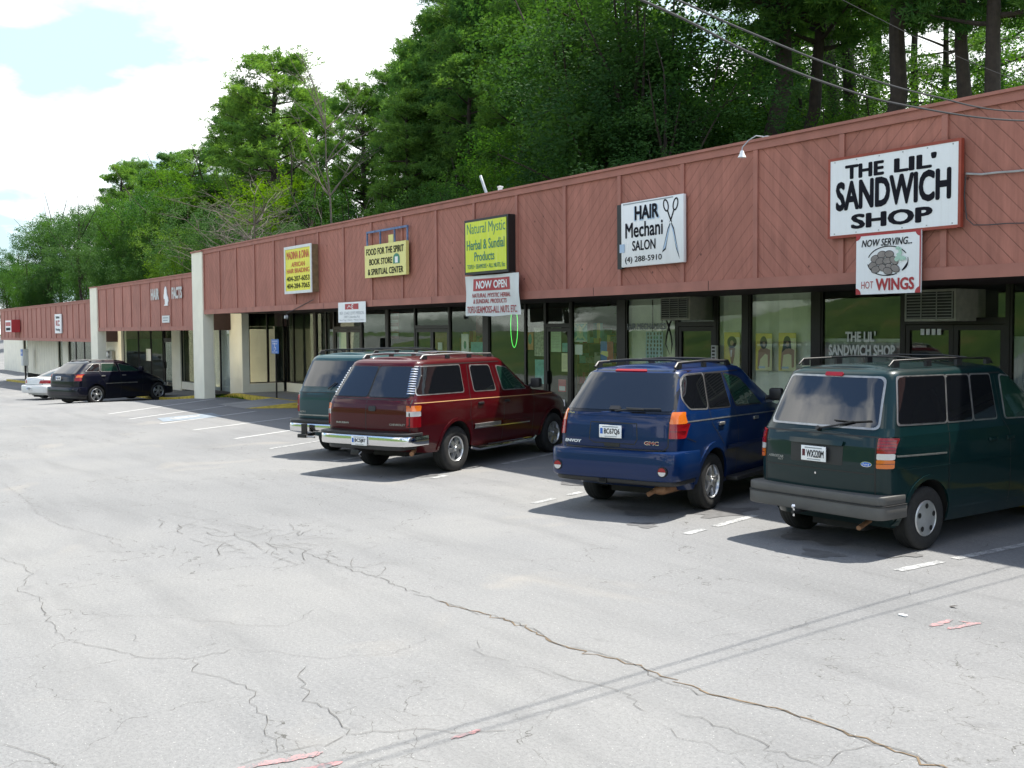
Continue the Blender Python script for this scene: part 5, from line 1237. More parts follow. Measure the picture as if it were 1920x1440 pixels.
# ---------------- green minivan (nearest)
LOW = [(.27,-.50,3.62,.84),(.40,-.60,3.70,.875),(.50,-.735,3.71,.89),(.62,-.745,3.72,.90),(.95,-.755,3.68,.905),(1.14,-.745,3.60,.90),(1.26,-.72,3.5,.885)]
UPK = [(1.26,-.72,3.15,.885),(1.34,-.67,2.98,.865),(1.60,-.56,2.50,.80),(1.86,-.44,2.03,.735),(1.90,-.42,1.97,.72),(1.935,-.38,1.90,.69),(1.955,-.32,1.80,.64),(1.962,-.24,1.68,.56)]
sp = dict(shape=Shape(LOW, UPK, 1.4, 13, 4, hood=((2.45,1.26),(3.0,1.08),(3.5,.95),(3.75,.80))), paint='paint_green', r=.345, wb=3.02, tr=.775, tw=.22, rim='cap', rr=.56, well=.075, mirror_x=2.35, mirror_mat='plastic_black',
  k=1.34, hwp=.91, windows=[dict(p=[(-.53,1.385),(.315,1.37),(.295,1.865),(-.53,1.87)], r=.045, trim=.018, tm='steel'), dict(p=[(.345,1.37),(.83,1.365),(.76,1.86),(.325,1.865)], r=.04, trim=.016, tm='steel'), dict(p=[(.865,1.365),(1.33,1.36),(1.20,1.855),(.795,1.86)], r=.04, trim=.016, tm='steel'), dict(p=[(1.52,1.355),(2.42,1.33),(1.90,1.66),(1.72,1.81),(1.42,1.84)], r=.05, trim=.018, tm='steel', g='glass_green')],
  rear_glass=[(-.70,1.345),(.70,1.345),(.615,1.86),(-.615,1.86)], rgr=.07, rtrim=.022, rtm='steel', windshield=(.72,.60,1.83),
  side_seams=[[(.32,1.86),(.34,1.37),(.38,.9),(.39,.38)],[(1.30,1.84),(1.44,1.36),(1.60,1.2),(1.64,.9),(1.64,.36)],[(2.5,1.33),(2.55,.9),(2.52,.40)]], rear_seams=[[(-.755,1.255),(.755,1.255)],[(-.73,1.25),(-.73,.64)],[(.73,1.25),(.73,.64)],[(-.73,.865),(.73,.865)]],
  tail=[[(('r'), [(s_*.745,.93),(s_*.868,.93),(s_*.868,1.02),(s_*.745,1.02)], 'tail_amber', .016, 1),('s', [(-.75,.93),(-.675,.93),(-.675,1.02),(-.75,1.02)], 'tail_amber', .012, s_),('r', [(s_*.745,1.021),(s_*.868,1.021),(s_*.868,1.085),(s_*.745,1.085)], 'tail_clear', .016, 1),('s', [(-.75,1.021),(-.675,1.021),(-.675,1.085),(-.75,1.085)], 'tail_clear', .012, s_),
         ('r', [(s_*.745,1.086),(s_*.868,1.086),(s_*.868,1.245),(s_*.745,1.245)], 'tail_red', .016, 1),('s', [(-.75,1.086),(-.675,1.086),(-.68,1.245),(-.75,1.245)], 'tail_red', .012, s_)]+[('r', [(s_*.746,z),(s_*.866,z),(s_*.866,z+.006),(s_*.746,z+.006)], 'tail_dark', .019, 1) for z in (1.117,1.149,1.181,1.213,.975)] for s_ in (-1, 1)],
  strips=[('side_moulding','s',[(-.55,1.055),(.33,1.035)],.016,'steel',.008),('body_crease','s',[(-.6,.905),(3.3,.885)],.014,'paint_green',.007)],
  panels=[('plate_recess','r',[(-.345,.925),(.345,.925),(.35,1.175),(-.35,1.175)],'plastic_black',.002,.02),('plate_hood','r',[(-.35,1.135),(.35,1.135),(.36,1.185),(-.36,1.185)],'paint_green',.030,.012),('high_brake_light','r',[(-.115,1.868),(.115,1.868),(.115,1.905),(-.115,1.905)],'tail_red',.02,.012)],
  bumpers=[('rear_bumper',[(.55,.650,-.86,.905,-.42,.018,'bumper_gray',-1),(.40,.548,-.87,.91,-.40,.02,'bumper_gray',-1),(.543,.553,-.876,.914,-.40,.002,'plastic_black',-1)],12),('front_bumper',[(.36,.62,3.86,.90,3.2,.03,'bumper_gray',1)],5)],
  flare=(.05, .014, 'paint_green'), handles=[1.25,1.62], hz=1.13, hw=.08, hm='paint_green',
  rack=dict(x0=-.30,x1=1.75,y=.60,z=2.045,r=.011,m='black',bars=[.30,1.2],feet=4))
van, s = vehicle('minivan', 'dark green minivan with grey bumper, nearest vehicle at the right edge of the photo', 'minivan', (-8.044, 10.19, 0), 92.24, sp)
plate(van, (-.785, .0, 1.03), .33, .165, 'WX220M', deco='maroon_cloth')
badge(van, s, 'AEROSTAR', .57, .955, .23, .028, 'steel', .01, .2); badge(van, s, 'XLT', .50, .925, .08, .02, 'steel', .01)
m = MB(); drape(m, s.rear, ell(-.635, .965, .063, .028, 20), 'chrome', .008, 0, .05); drape(m, s.rear, ell(-.635, .965, .056, .022, 20), 'ink_blue', .010, 0, .05); m.text('Ford', 0, 0, .07, .024, 'white', mapf=lambda a, c: tuple(s.rear(-.635-a, .965+c, .012))); m.build('emblem', van)
m = MB(); drape(m, s.rear, ell(0, .815, .012, .012, 12), 'chrome', .008, 0, .05); m.build('lock', van)
m = MB(); A_ = [(-.01, 1.29), (-.22, 1.335), (-.42, 1.39)]
m.tube([tuple(s.rear(a, b, .03)) for a, b in A_], .011, 'black'); m.tube([tuple(s.rear(a, b, .022)) for a, b in ((-.18, 1.395), (-.42, 1.39), (-.62, 1.41))], .009, 'black'); m.tube([tuple(s.rear(-.01, 1.29, d)) for d in (-.01, .05)], .025, 'black', 12); m.build('rear_wiper', van)
m = MB(); m.tube([(-.55, .12, .40), (-.93, .12, .385), (-.99, .12, .385)], .022, 'black'); m.tube([(-.97, .12, .34), (-.97, .12, .43)], .012, 'chrome'); m.lathe([(.0, .03), (.02, .022), (.028, 0), (.02, -.022), (0, -.03)], 'chrome', 16, Matrix.Translation((-.97, .12, .45)) @ Matrix.Rotation(R(90), 4, 'X')); m.tube([(-.7, -.5, .40), (-.7, .5, .40)], .03, 'black'); m.build('tow_hitch', van)
m = MB(); m.tube([(-.2, -.45, .34), (-.55, -.55, .33), (-.80, -.60, .29)], .026, 'rust', 12); m.build('exhaust', van)

# ---------------- blue SUV
LOW = [(.32,-.65,3.66,.86),(.44,-.80,3.74,.89),(.52,-1.0,3.76,.90),(.80,-1.06,3.80,.935),(1.02,-1.055,3.76,.93),(1.20,-1.03,3.68,.915),(1.31,-1.0,3.6,.89)]
UPK = [(1.31,-1.0,2.75,.89),(1.40,-.93,2.48,.86),(1.60,-.78,2.02,.79),(1.80,-.63,1.60,.72),(1.835,-.60,1.53,.70),(1.87,-.54,1.42,.66),(1.885,-.47,1.32,.60),(1.892,-.38,1.2,.52)]
T_ = lambda s_: [('r', [(s_*.765,1.02),(s_*.905,1.02),(s_*.905,1.20),(s_*.765,1.20)], 'tail_red', .014, 1),('r', [(s_*.765,1.201),(s_*.898,1.201),(s_*.86,1.345),(s_*.765,1.345)], 'tail_amber', .014, 1),('s', [(-1.04,1.02),(-.94,1.03),(-.93,1.16),(-.95,1.20),(-1.04,1.20)], 'tail_red', .012, s_),('s', [(-1.03,1.201),(-.95,1.201),(-.975,1.26),(-1.02,1.26)], 'tail_amber', .012, s_),('r', [(s_*.768,1.105),(s_*.90,1.105),(s_*.90,1.112),(s_*.768,1.112)], 'tail_dark', .017, 1)]
sp = dict(shape=Shape(LOW, UPK, 1.3, 13, 4.5, hood=((2.2,1.31),(2.7,1.22),(3.3,1.12),(3.8,.98))), paint='paint_blue', r=.375, wb=2.87, tr=.80, rim='five', rr=.60, well=.075, mirror_x=1.95,
  k=1.6, hwp=.94, windows=[dict(p=[(-.86,1.50),(-.72,1.385),(-.20,1.36),(-.28,1.80),(-.78,1.795),(-.85,1.74)], r=.06, trim=.022, tm='steel'), dict(p=[(-.15,1.36),(.52,1.345),(.30,1.79),(-.23,1.80)], r=.03, trim=.02), dict(p=[(.72,1.345),(1.60,1.325),(1.15,1.58),(.88,1.71),(.39,1.78)], r=.04, trim=.02, g='glass_green')],
  rear_glass=[(-.765,1.355),(.765,1.355),(.66,1.825),(-.66,1.825)], rgr=.04, rtrim=.035, rtm='black_gloss', windshield=(.70,.58,1.76),
  side_seams=[[(.34,1.79),(.62,1.34),(.76,1.1),(.78,.40)],[(-.17,1.36),(-.08,1.15),(.32,.85)],[(1.75,1.30),(1.85,.9),(1.84,.40)],[(-.80,1.02),(-.55,.95)]], rear_seams=[[(-.76,1.33),(-.76,.92),(-.66,.82),(.66,.82),(.76,.92),(.76,1.33)],[(-.75,1.335),(.75,1.335)],[(-.30,.93),(-.34,1.0),(-.32,1.195),(.36,1.195),(.37,.97),(.30,.93),(-.30,.93)]],
  tail=[T_(-1), T_(1)], strips=[('pinstripe','s',[(-.93,1.225),(.5,1.205),(2.6,1.17)],.016,'steel',.004),('side_moulding','s',[(.42,.80),(2.3,.80)],.05,'paint_blue',.016),('body_crease','r',[(-.76,1.285),(.76,1.285)],.012,'paint_blue',.008)],
  panels=[('plate_recess','r',[(-.27,.98),(.33,.98),(.33,1.185),(-.27,1.185)],'paint_blue',.001,.03),('rear_handle','r',[(-.09,.885),(.14,.885),(.14,.93),(-.09,.93)],'plastic_black',.006,.02),('high_brake_light','r',[(-.24,1.842),(.24,1.842),(.22,1.862),(-.22,1.862)],'tail_red',.018,.008),('window_knob','r',[(-.06,1.345),(.10,1.345),(.09,1.39),(-.05,1.39)],'plastic_black',.04,.015)],
  flare=(.075, .020, 'paint_blue'),
  bumpers=[('rear_bumper',[(.48,.86,-1.20,.945,-.46,.045,'paint_blue',-1),(.42,.53,-1.14,.90,-.50,.03,'plastic_black',-1),(.861,.875,-1.13,.74,-.80,.004,'plastic_black',-1)],9),('front_bumper',[(.40,.72,3.95,.92,3.3,.05,'paint_blue',1)],4)],
  handles=[.25,1.42], hz=1.135, hw=.085, hm='steel', rack=dict(x0=-.50,x1=1.25,y=.60,z=1.955,r=.018,m='plastic_black',bars=[-.1,.85],feet=3))
suv, s = vehicle('suv', 'metallic blue sport utility vehicle with body coloured bumper, left of the green minivan', 'suv', (-11.29, 9.933, 0), 111.04, sp)
plate(suv, (-1.085, .03, 1.085), .33, .165, 'BC67Q6')
badge(suv, s, 'ENVOY', .63, .935, .27, .042, 'white', .04, .15); badge(suv, s, 'GMC', -.54, .955, .20, .048, 'chrome', .05, 0, off=.008); badge(suv, s, 'GMC', -.54, .955, .185, .036, 'tail_red', .02, 0, off=.011)
for sg in (-1, 1): 
    m = MB(); y0 = sg*.77; C_ = lambda a, r_: (-1.212+.05*(abs(y0)>.7)*0, y0+r_*math.cos(a), .62+r_*math.sin(a))
    xx = -1.20+.012
    m.lathe([(0, 0), (.060, .0), (.066, .008), (.066, .05)], 'black', 20, Matrix.Translation((-1.205, y0, .62)) @ Matrix.Rotation(R(-90), 4, 'Z'))
    ph = [math.pi*k/10 for k in range(11)]
    m.add([(-1.208, y0+.052*math.cos(a), .62+.052*math.sin(a)) for a in ph], [tuple(range(11))], 'tail_red'); m.add([(-1.208, y0+.052*math.cos(a), .618-.052*math.sin(a)) for a in ph], [tuple(range(11))], 'tail_clear')
    m.build('bumper_reflector', suv)
m = MB(); m.tube([(-.2, -.60, .34), (-.6, -.62, .37), (-.9, -.60, .36), (-.98, -.55, .34)], [.06, .085, .08, .035], 'rust', 14); m.tube([(-.95, -.55, .34), (-1.06, -.50, .30)], .03, 'rust', 12); m.build('exhaust', suv)
m = MB(); m.box(-1.16, -.9, .06, .17, .42, .52, 'black'); m.box(-1.168, -1.161, .075, .155, .435, .505, 'well'); m.build('tow_hitch', suv)
m = MB(); m.tube([tuple(s.rear(a, b, .04)) for a, b in ((.0, 1.325), (-.2, 1.35), (-.4, 1.352))], .010, 'black'); m.tube([tuple(s.rear(a, b, .028)) for a, b in ((-.14, 1.372), (-.4, 1.368), (-.62, 1.372))], .008, 'black'); m.build('rear_wiper', suv)
for sg in (-1, 1): m = MB(); m.bbox(.45, 2.4, sg*.98-.09, sg*.98+.09, .34, .40, 'plastic_black', .02); m.build('running_board', suv)
badge(suv, s, 'V-Tech', .70, 1.30, .12, .022, 'sign_cream', .0)

# ---------------- maroon SUV, long
def big_suv(paint_, wb=3.30, ro=1.235, L_=5.52, hw=.985):
    LOW = [(.38,-ro+.45,4.10,.91),(.48,-ro+.30,4.14,.935),(.56,-ro+.03,4.18,.95),(.85,-ro,4.22,hw),(1.08,-ro,4.20,hw),(1.20,-ro+.02,4.1,.965),(1.28,-ro+.05,4.0,.93)]
    UPK = [(1.28,-ro+.05,3.0,.93),(1.36,-ro+.10,2.75,.905),(1.58,-ro+.24,2.38,.83),(1.82,-ro+.40,1.98,.755),(1.86,-ro+.42,1.90,.74),(1.895,-ro+.47,1.82,.71),(1.915,-ro+.54,1.72,.66),(1.922,-ro+.62,1.6,.58)]
    return Shape(LOW, UPK, 1.4, 13, 5, hood=((2.55,1.28),(3.0,1.24),(3.8,1.14),(4.2,.98)))
s = big_suv('paint_red')
T_ = lambda s_: [('r', [(s_*.865,.835),(s_*.955,.835),(s_*.955,1.01),(s_*.865,1.01)], 'tail_red', .014, 1),('r', [(s_*.865,1.011),(s_*.955,1.011),(s_*.955,1.09),(s_*.865,1.09)], 'tail_clear', .014, 1),('r', [(s_*.865,1.091),(s_*.953,1.091),(s_*.942,1.185),(s_*.865,1.185)], 'tail_amber', .014, 1),('s', [(-1.22,.835),(-1.13,.835),(-1.13,1.01),(-1.22,1.01)], 'tail_red', .012, s_),('s', [(-1.22,1.011),(-1.13,1.011),(-1.13,1.09),(-1.22,1.09)], 'tail_clear', .012, s_),('s', [(-1.21,1.091),(-1.13,1.091),(-1.14,1.185),(-1.20,1.185)], 'tail_amber', .012, s_)]
RS = dict(rear_seams=[[(0,1.84),(0,.76)],[(-.855,1.28),(-.855,.76),(.855,.76),(.855,1.28)],[(-.88,1.275),(.88,1.275)]],
  bumpers=[('rear_bumper',[(.70,.745,-1.40,.965,-.95,.015,'plastic_black',-1),(.53,.697,-1.39,.975,-.80,.02,'chrome',-1),(.46,.535,-1.36,.80,-.9,.015,'plastic_black',-1)],7),('front_bumper',[(.45,.75,4.38,.95,3.7,.04,'chrome',1)],4)])
sp = dict(shape=s, paint='paint_red', r=.388, wb=3.30, tr=.835, tw=.25, rim='six', rr=.56, well=.085, mirror_x=2.45,
  k=1.25, hwp=.985, windows=[dict(p=[(-1.07,1.36),(.20,1.35),(.09,1.80),(-1.07,1.80)], r=.05, trim=.018, tm='steel'), dict(p=[(.52,1.345),(1.20,1.335),(1.00,1.77),(.40,1.785)], r=.06, trim=.018, tm='steel'), dict(p=[(1.44,1.325),(2.26,1.31),(1.90,1.52),(1.60,1.71),(1.24,1.755)], r=.06, trim=.018, tm='steel', g='glass_green')],
  rear_glass=[[(-.80,1.315),(-.018,1.315),(-.018,1.80),(-.655,1.80),(-.72,1.62)],[(.018,1.315),(.80,1.315),(.72,1.62),(.655,1.80),(.018,1.80)]], rgr=.05, rtrim=.012, rtm='black', windshield=(.74,.62,1.78),
  side_seams=[[(.31,1.80),(.38,1.3),(.38,.95),(.46,.75),(.48,.45)],[(1.12,1.76),(1.34,1.3),(1.45,1.0),(1.45,.42)],[(2.45,1.25),(2.50,.9),(2.48,.42)]], tail=[T_(-1), T_(1)],
  strips=[('pinstripe','s',[(-1.12,1.225),(.4,1.21),(3.3,1.175)],.012,'gold_stripe',.003),('side_moulding','s',[(.52,.73),(1.34,.73)],.085,'steel',.022),('side_moulding','s',[(1.42,.725),(2.34,.72)],.085,'paint_red',.022),('moulding_strip','s',[(.53,.70),(2.34,.69)],.022,'chrome',.027)],
  panels=[('rear_handle','r',[(-.21,1.085),(-.06,1.085),(-.06,1.165),(-.21,1.165)],'plastic_black',.012,.03),('rear_vent','s',[(-1.115,1.345),(-1.01,1.345),(-.73,1.80),(-.79,1.80)],'plastic_black',.008,.01)],
  flare=(.055, .016, 'paint_red'), handles=[.72,1.56], hz=1.125, hw=.085, hm='plastic_black', rack=dict(x0=-.55,x1=1.65,y=.62,z=1.985,r=.014,m='steel',bars=[-.3,1.0],feet=4), **RS)
sub, s = vehicle('suv', 'long dark maroon sport utility vehicle with twin rear doors and chrome bumper', 'suv', (-16.729, 9.164, 0), 113.41, sp)
m = MB()
for sg in (-1, 1):
    for k in range(11):
        z = 1.37+.039*k; x = s.ext(z)[0]+.045; strip(m, s.side, [(x+.0, z), (x+.08, z)], .016, 'chrome', .022, .0, .03, sg)
m.build('vent_louvre', sub)
plate(sub, (-1.405, .0, .605), .33, .155, 'BC5J87')
badge(sub, s, 'SUBURBAN', .52, .875, .30, .030, 'steel', .03, .15); badge(sub, s, 'CHEVROLET', -.64, .875, .30, .034, 'steel', .01)
m = MB(); m.bbox(-1.40, -1.0, .02, .20, .36, .45, 'black', .01); m.tube([(-1.38, -.02, .42), (-1.44, -.02, .38), (-1.40, -.02, .34)], .012, 'steel'); m.build('tow_hitch', sub)
m = MB(); m.tube([(-.3, -.62, .45), (-.8, -.68, .44), (-1.12, -.86, .40)], .038, 'rust', 12); m.build('exhaust', sub)
for sg in (-1, 1): m = MB(); m.tube([(.45, sg*.93, .38), (.6, sg*1.0, .34), (2.4, sg*1.0, .34), (2.6, sg*.93, .38)], .04, 'chrome'); m.build('running_board', sub)

# ---------------- teal van behind the maroon one
LOW = [(.36,-.70,3.60,.90),(.46,-.8,3.66,.92),(.55,-1.05,3.70,.94),(.9,-1.07,3.74,.965),(1.10,-1.07,3.70,.96),(1.24,-1.05,3.60,.94)]
UPK = [(1.24,-1.05,3.0,.94),(1.34,-1.0,2.80,.915),(1.60,-.90,2.35,.85),(1.84,-.80,1.95,.79),(1.89,-.77,1.88,.77),(1.925,-.72,1.80,.74),(1.945,-.65,1.7,.69),(1.952,-.56,1.6,.60)]
T_ = lambda s_: [('r', [(s_*.86,.86),(s_*.95,.86),(s_*.95,1.18),(s_*.86,1.18)], 'tail_red', .014, 1),('r', [(s_*.86,.955),(s_*.95,.955),(s_*.95,1.01),(s_*.86,1.01)], 'tail_clear', .017, 1),('s', [(-1.06,.86),(-.96,.86),(-.96,1.18),(-1.05,1.18)], 'tail_red', .012, s_)]
sp = dict(shape=Shape(LOW, UPK, 1.3, 13, 4, hood=((2.5,1.24),(3.0,1.14),(3.5,1.0),(3.75,.85))), paint='paint_teal', r=.35, wb=2.83, tr=.82, rim='cap', rr=.56, mirror_x=2.2,
  windows=[dict(p=[(-.86,1.35),(.20,1.34),(.12,1.80),(-.70,1.80)]), dict(p=[(.28,1.34),(1.15,1.33),(1.05,1.79),(.20,1.80)]), dict(p=[(1.25,1.33),(2.3,1.30),(1.85,1.70),(1.6,1.78),(1.14,1.79)], g='glass_green')],
  rear_glass=[(-.78,1.345),(.78,1.345),(.70,1.83),(-.70,1.83)], rgr=.05, rtrim=.02, rtm='paint_teal', windshield=(.74,.64,1.82), side_seams=[[(.24,1.8),(.27,.45)],[(1.2,1.79),(1.25,.45)],[(2.3,1.3),(2.3,.45)]],
  rear_seams=[[(-.86,1.235),(.86,1.235)],[(0,1.23),(0,.74)],[(-.86,1.23),(-.86,.73),(.86,.73),(.86,1.23)]], tail=[T_(-1), T_(1)], strips=[('chrome_strip','r',[(-.85,.80),(.85,.80)],.022,'steel',.008)],
  panels=[('rear_handle','r',[(-.22,1.05),(-.07,1.05),(-.07,1.13),(-.22,1.13)],'plastic_black',.012,.02)],
  bumpers=[('rear_bumper',[(.66,.72,-1.25,.95,-.8,.015,'plastic_black',-1),(.50,.657,-1.26,.965,-.7,.02,'chrome',-1)],7),('front_bumper',[(.42,.66,3.9,.93,3.3,.03,'chrome',1)],4)],
  handles=[.35,1.4], hz=1.1, hm='plastic_black', rack=dict(x0=-.6,x1=1.6,y=.66,z=2.02,r=.012,m='black',bars=[-.4,.3,1.0,1.4],feet=4))
ast, s = vehicle('van', 'teal blue van with roof rack and chrome bumper, half hidden behind the maroon SUV', 'van', (-19.43, 9.60, 0), 115.5, sp)
badge(ast, s, 'ASTRO', .70, .86, .16, .035, 'steel', .02)
m = MB(); m.tube([tuple(s.rear(a, b, .035)) for a, b in ((.05, 1.30), (.3, 1.31), (-.1, 1.42))][::2], .012, 'black'); m.build('rear_wiper', ast)
m = MB(); m.tube([(-1.1, .38, .44), (-1.42, .38, .44)], .03, 'black'); m.bbox(-1.46, -1.36, .28, .48, .40, .47, 'black', .01); m.box(-1.40, -1.34, .33, .43, .44, .66, 'black'); m.tube([(-1.4, .1, .42), (-1.43, .38, .43)], .018, 'steel'); m.build('tow_hitch', ast)

# ---------------- dark crossover further off
LOW = [(.22,-.80,3.72,.90),(.40,-.86,3.82,.95),(.70,-.90,3.86,.99),(.92,-.90,3.83,.985),(1.10,-.87,3.75,.96),(1.20,-.84,3.6,.92)]
UPK = [(1.20,-.84,2.75,.92),(1.28,-.74,2.48,.88),(1.42,-.56,2.10,.82),(1.56,-.38,1.70,.75),(1.60,-.32,1.58,.72),(1.635,-.24,1.42,.68),(1.655,-.14,1.25,.62),(1.662,-.02,1.05,.54)]
T_ = lambda s_: [('r', [(s_*.76,.94),(s_*.93,.94),(s_*.90,1.19),(s_*.80,1.19)], 'tail_red', .014, 1),('s', [(-.86,.94),(-.76,.94),(-.77,1.19),(-.84,1.19)], 'tail_red', .012, s_),('r', [(s_*.80,1.07),(s_*.92,1.07),(s_*.90,1.15),(s_*.81,1.15)], 'tail_amber', .018, 1)]
sp = dict(k=.62, hwp=.96, shape=Shape(LOW, UPK, 1.5, 9, 3.2, hood=((2.3,1.20),(2.8,1.06),(3.3,.90),(3.85,.66)), nfu=3.6), paint='paint_navy', r=.37, wb=2.95, tr=.85, rim='pac', rr=.66, well=.05, mirror_x=2.05, mirror_mat='paint_navy',
  windows=[dict(p=[(-.44,1.30),(.13,1.285),(.17,1.57),(-.12,1.565)], r=.05, tm='steel'), dict(p=[(.22,1.285),(1.02,1.265),(.88,1.565),(.25,1.575)], r=.05, tm='steel', g='glass_green'), dict(p=[(1.12,1.26),(2.05,1.235),(1.62,1.45),(1.02,1.56)], r=.04, tm='steel', g='glass_green')],
  rear_glass=[(-.72,1.215),(.72,1.215),(.60,1.58),(-.60,1.58)], windshield=(.74,.60,1.56), side_seams=[[(.18,1.58),(.16,1.2),(.45,.7),(.47,.32)],[(1.06,1.56),(1.10,1.1),(1.12,.30)],[(2.15,1.2),(2.15,.35)]], rear_seams=[[(-.74,1.2),(-.74,.72),(.74,.72),(.74,1.2)],[(-.75,.98),(.75,.98)]],
  tail=[T_(-1), T_(1)], strips=[('side_moulding','s',[(.42,.80),(1.2,.80),(1.9,.79)],.03,'steel',.012)], bumpers=[('rear_bumper',[(.34,.70,-1.0,.985,-.42,.05,'paint_navy',-1),(.26,.40,-.97,.95,-.45,.03,'plastic_black',-1)],6),('front_bumper',[(.26,.58,3.98,.96,3.3,.07,'paint_navy',1)],3)],
  handles=[.32,1.28], hz=1.10, hm='steel', rack=dict(x0=-.1,x1=1.3,y=.56,z=1.705,r=.014,m='steel',feet=3))
pac, s = vehicle('crossover', 'dark navy crossover car parked in front of the middle block', 'car', (-45.31, 9.948, gz(-45.31)), 112.38, sp)
plate(pac, (-.925, .13, 1.04), .31, .155, 'AHC4187')

# ---------------- white sedan beyond it
LOW = [(.22,-.95,3.78,.84),(.40,-1.02,3.88,.89),(.66,-1.06,3.92,.93),(.84,-1.04,3.88,.92),(.95,-1.0,3.7,.88)]
UPK = [(.95,-.55,2.75,.86),(1.05,-.32,2.42,.81),(1.22,.12,1.92,.73),(1.33,.48,1.55,.66),(1.36,.58,1.45,.62),(1.385,.72,1.3,.55),(1.392,.85,1.15,.46)]
T_ = lambda s_: [('r', [(s_*.42,.72),(s_*.90,.72),(s_*.88,.86),(s_*.50,.86)], 'tail_red', .012, 1),('s', [(-1.03,.72),(-.80,.74),(-.82,.84),(-1.02,.86)], 'tail_red', .010, s_)]
SED = lambda pt: dict(shape=Shape(LOW, UPK, 1.4, 6, 3.2, hood=((2.5,.95),(3.0,.88),(3.5,.76),(3.9,.60)), nfu=3.5), paint=pt, r=.32, wb=2.87, tr=.79, rim='eight', rr=.62, well=.045, mirror_x=2.0, mirror_mat=pt, crown=.03,
  windows=[dict(p=[(.02,1.02),(.95,1.01),(.95,1.31),(.52,1.31)], r=.05), dict(p=[(1.02,1.01),(2.2,1.0),(1.70,1.26),(1.45,1.32),(1.02,1.31)], r=.05)], rear_glass=[(-.66,1.0),(.66,1.0),(.55,1.31),(-.55,1.31)], windshield=(.70,.56,1.30),
  side_seams=[[(.98,1.3),(.98,.35)],[(2.2,.95),(2.15,.35)],[(.1,.9),(.35,.65),(.38,.35)]], rear_seams=[[(-.62,.93),(-.60,.66),(.60,.66),(.62,.93)]], tail=[T_(-1), T_(1)],
  bumpers=[('rear_bumper',[(.30,.64,-1.16,.925,-.5,.05,pt,-1)],5),('front_bumper',[(.24,.54,4.02,.90,3.4,.06,pt,1)],3)], handles=[.45,1.35], hz=.86, hm=pt)
sed, s = vehicle('sedan', 'white four-door sedan half hidden beyond the dark crossover', 'car', (-50.6, 10.0, gz(-50.6)), 113.0, SED('paint_white'))
plate(sed, (-1.175, .1, .50), .30, .15, 'AB1203')
# ================================================================== TREES
def tuft(vs, fs, c, r, n, w):
    """a spray of pine needles: thin blades leaving one point"""
    for k in range(n):
        d = Vector((random.gauss(0, 1), random.gauss(0, 1), random.gauss(.25, .8))).normalized(); l = r*random.uniform(.6, 1.15); s_ = d.cross(Vector((random.random(), random.random(), random.random()))).normalized()*w*random.uniform(.6, 1.3)
        o = len(vs); m_ = c+d*l*.55; vs += [c+s_*.3, m_+s_, c+d*l, m_-s_]; fs.append((o, o+1, o+2, o+3))
def leafclump(vs, fs, c, r, n, w, flat=.75):
    for k in range(n):
        d = Vector((random.gauss(0, 1), random.gauss(0, 1), random.gauss(0, 1)*flat)); d = d.normalized()*r*random.random()**.45; p = c+d
        a = Vector((random.gauss(0, 1), random.gauss(0, 1), random.gauss(0, .6))).normalized()*w*random.uniform(.7, 1.3); b = a.orthogonal().normalized()*w*.55
        o = len(vs); vs += [p-a, p+b, p+a, p-b]; fs.append((o, o+1, o+2, o+3))
def limb(m, p, d, l, r, mat, bend=.25, n=5, droop=0):
    pts = [Vector(p)]; d = Vector(d).normalized()
    for k in range(n):
        d = (d+Vector((random.gauss(0, bend), random.gauss(0, bend), random.gauss(0, bend*.6)-droop))*.5).normalized(); pts.append(pts[-1]+d*l/n)
    m.tube(pts, [r*(1-.8*k/n) for k in range(n+1)], mat, 6, False); return pts
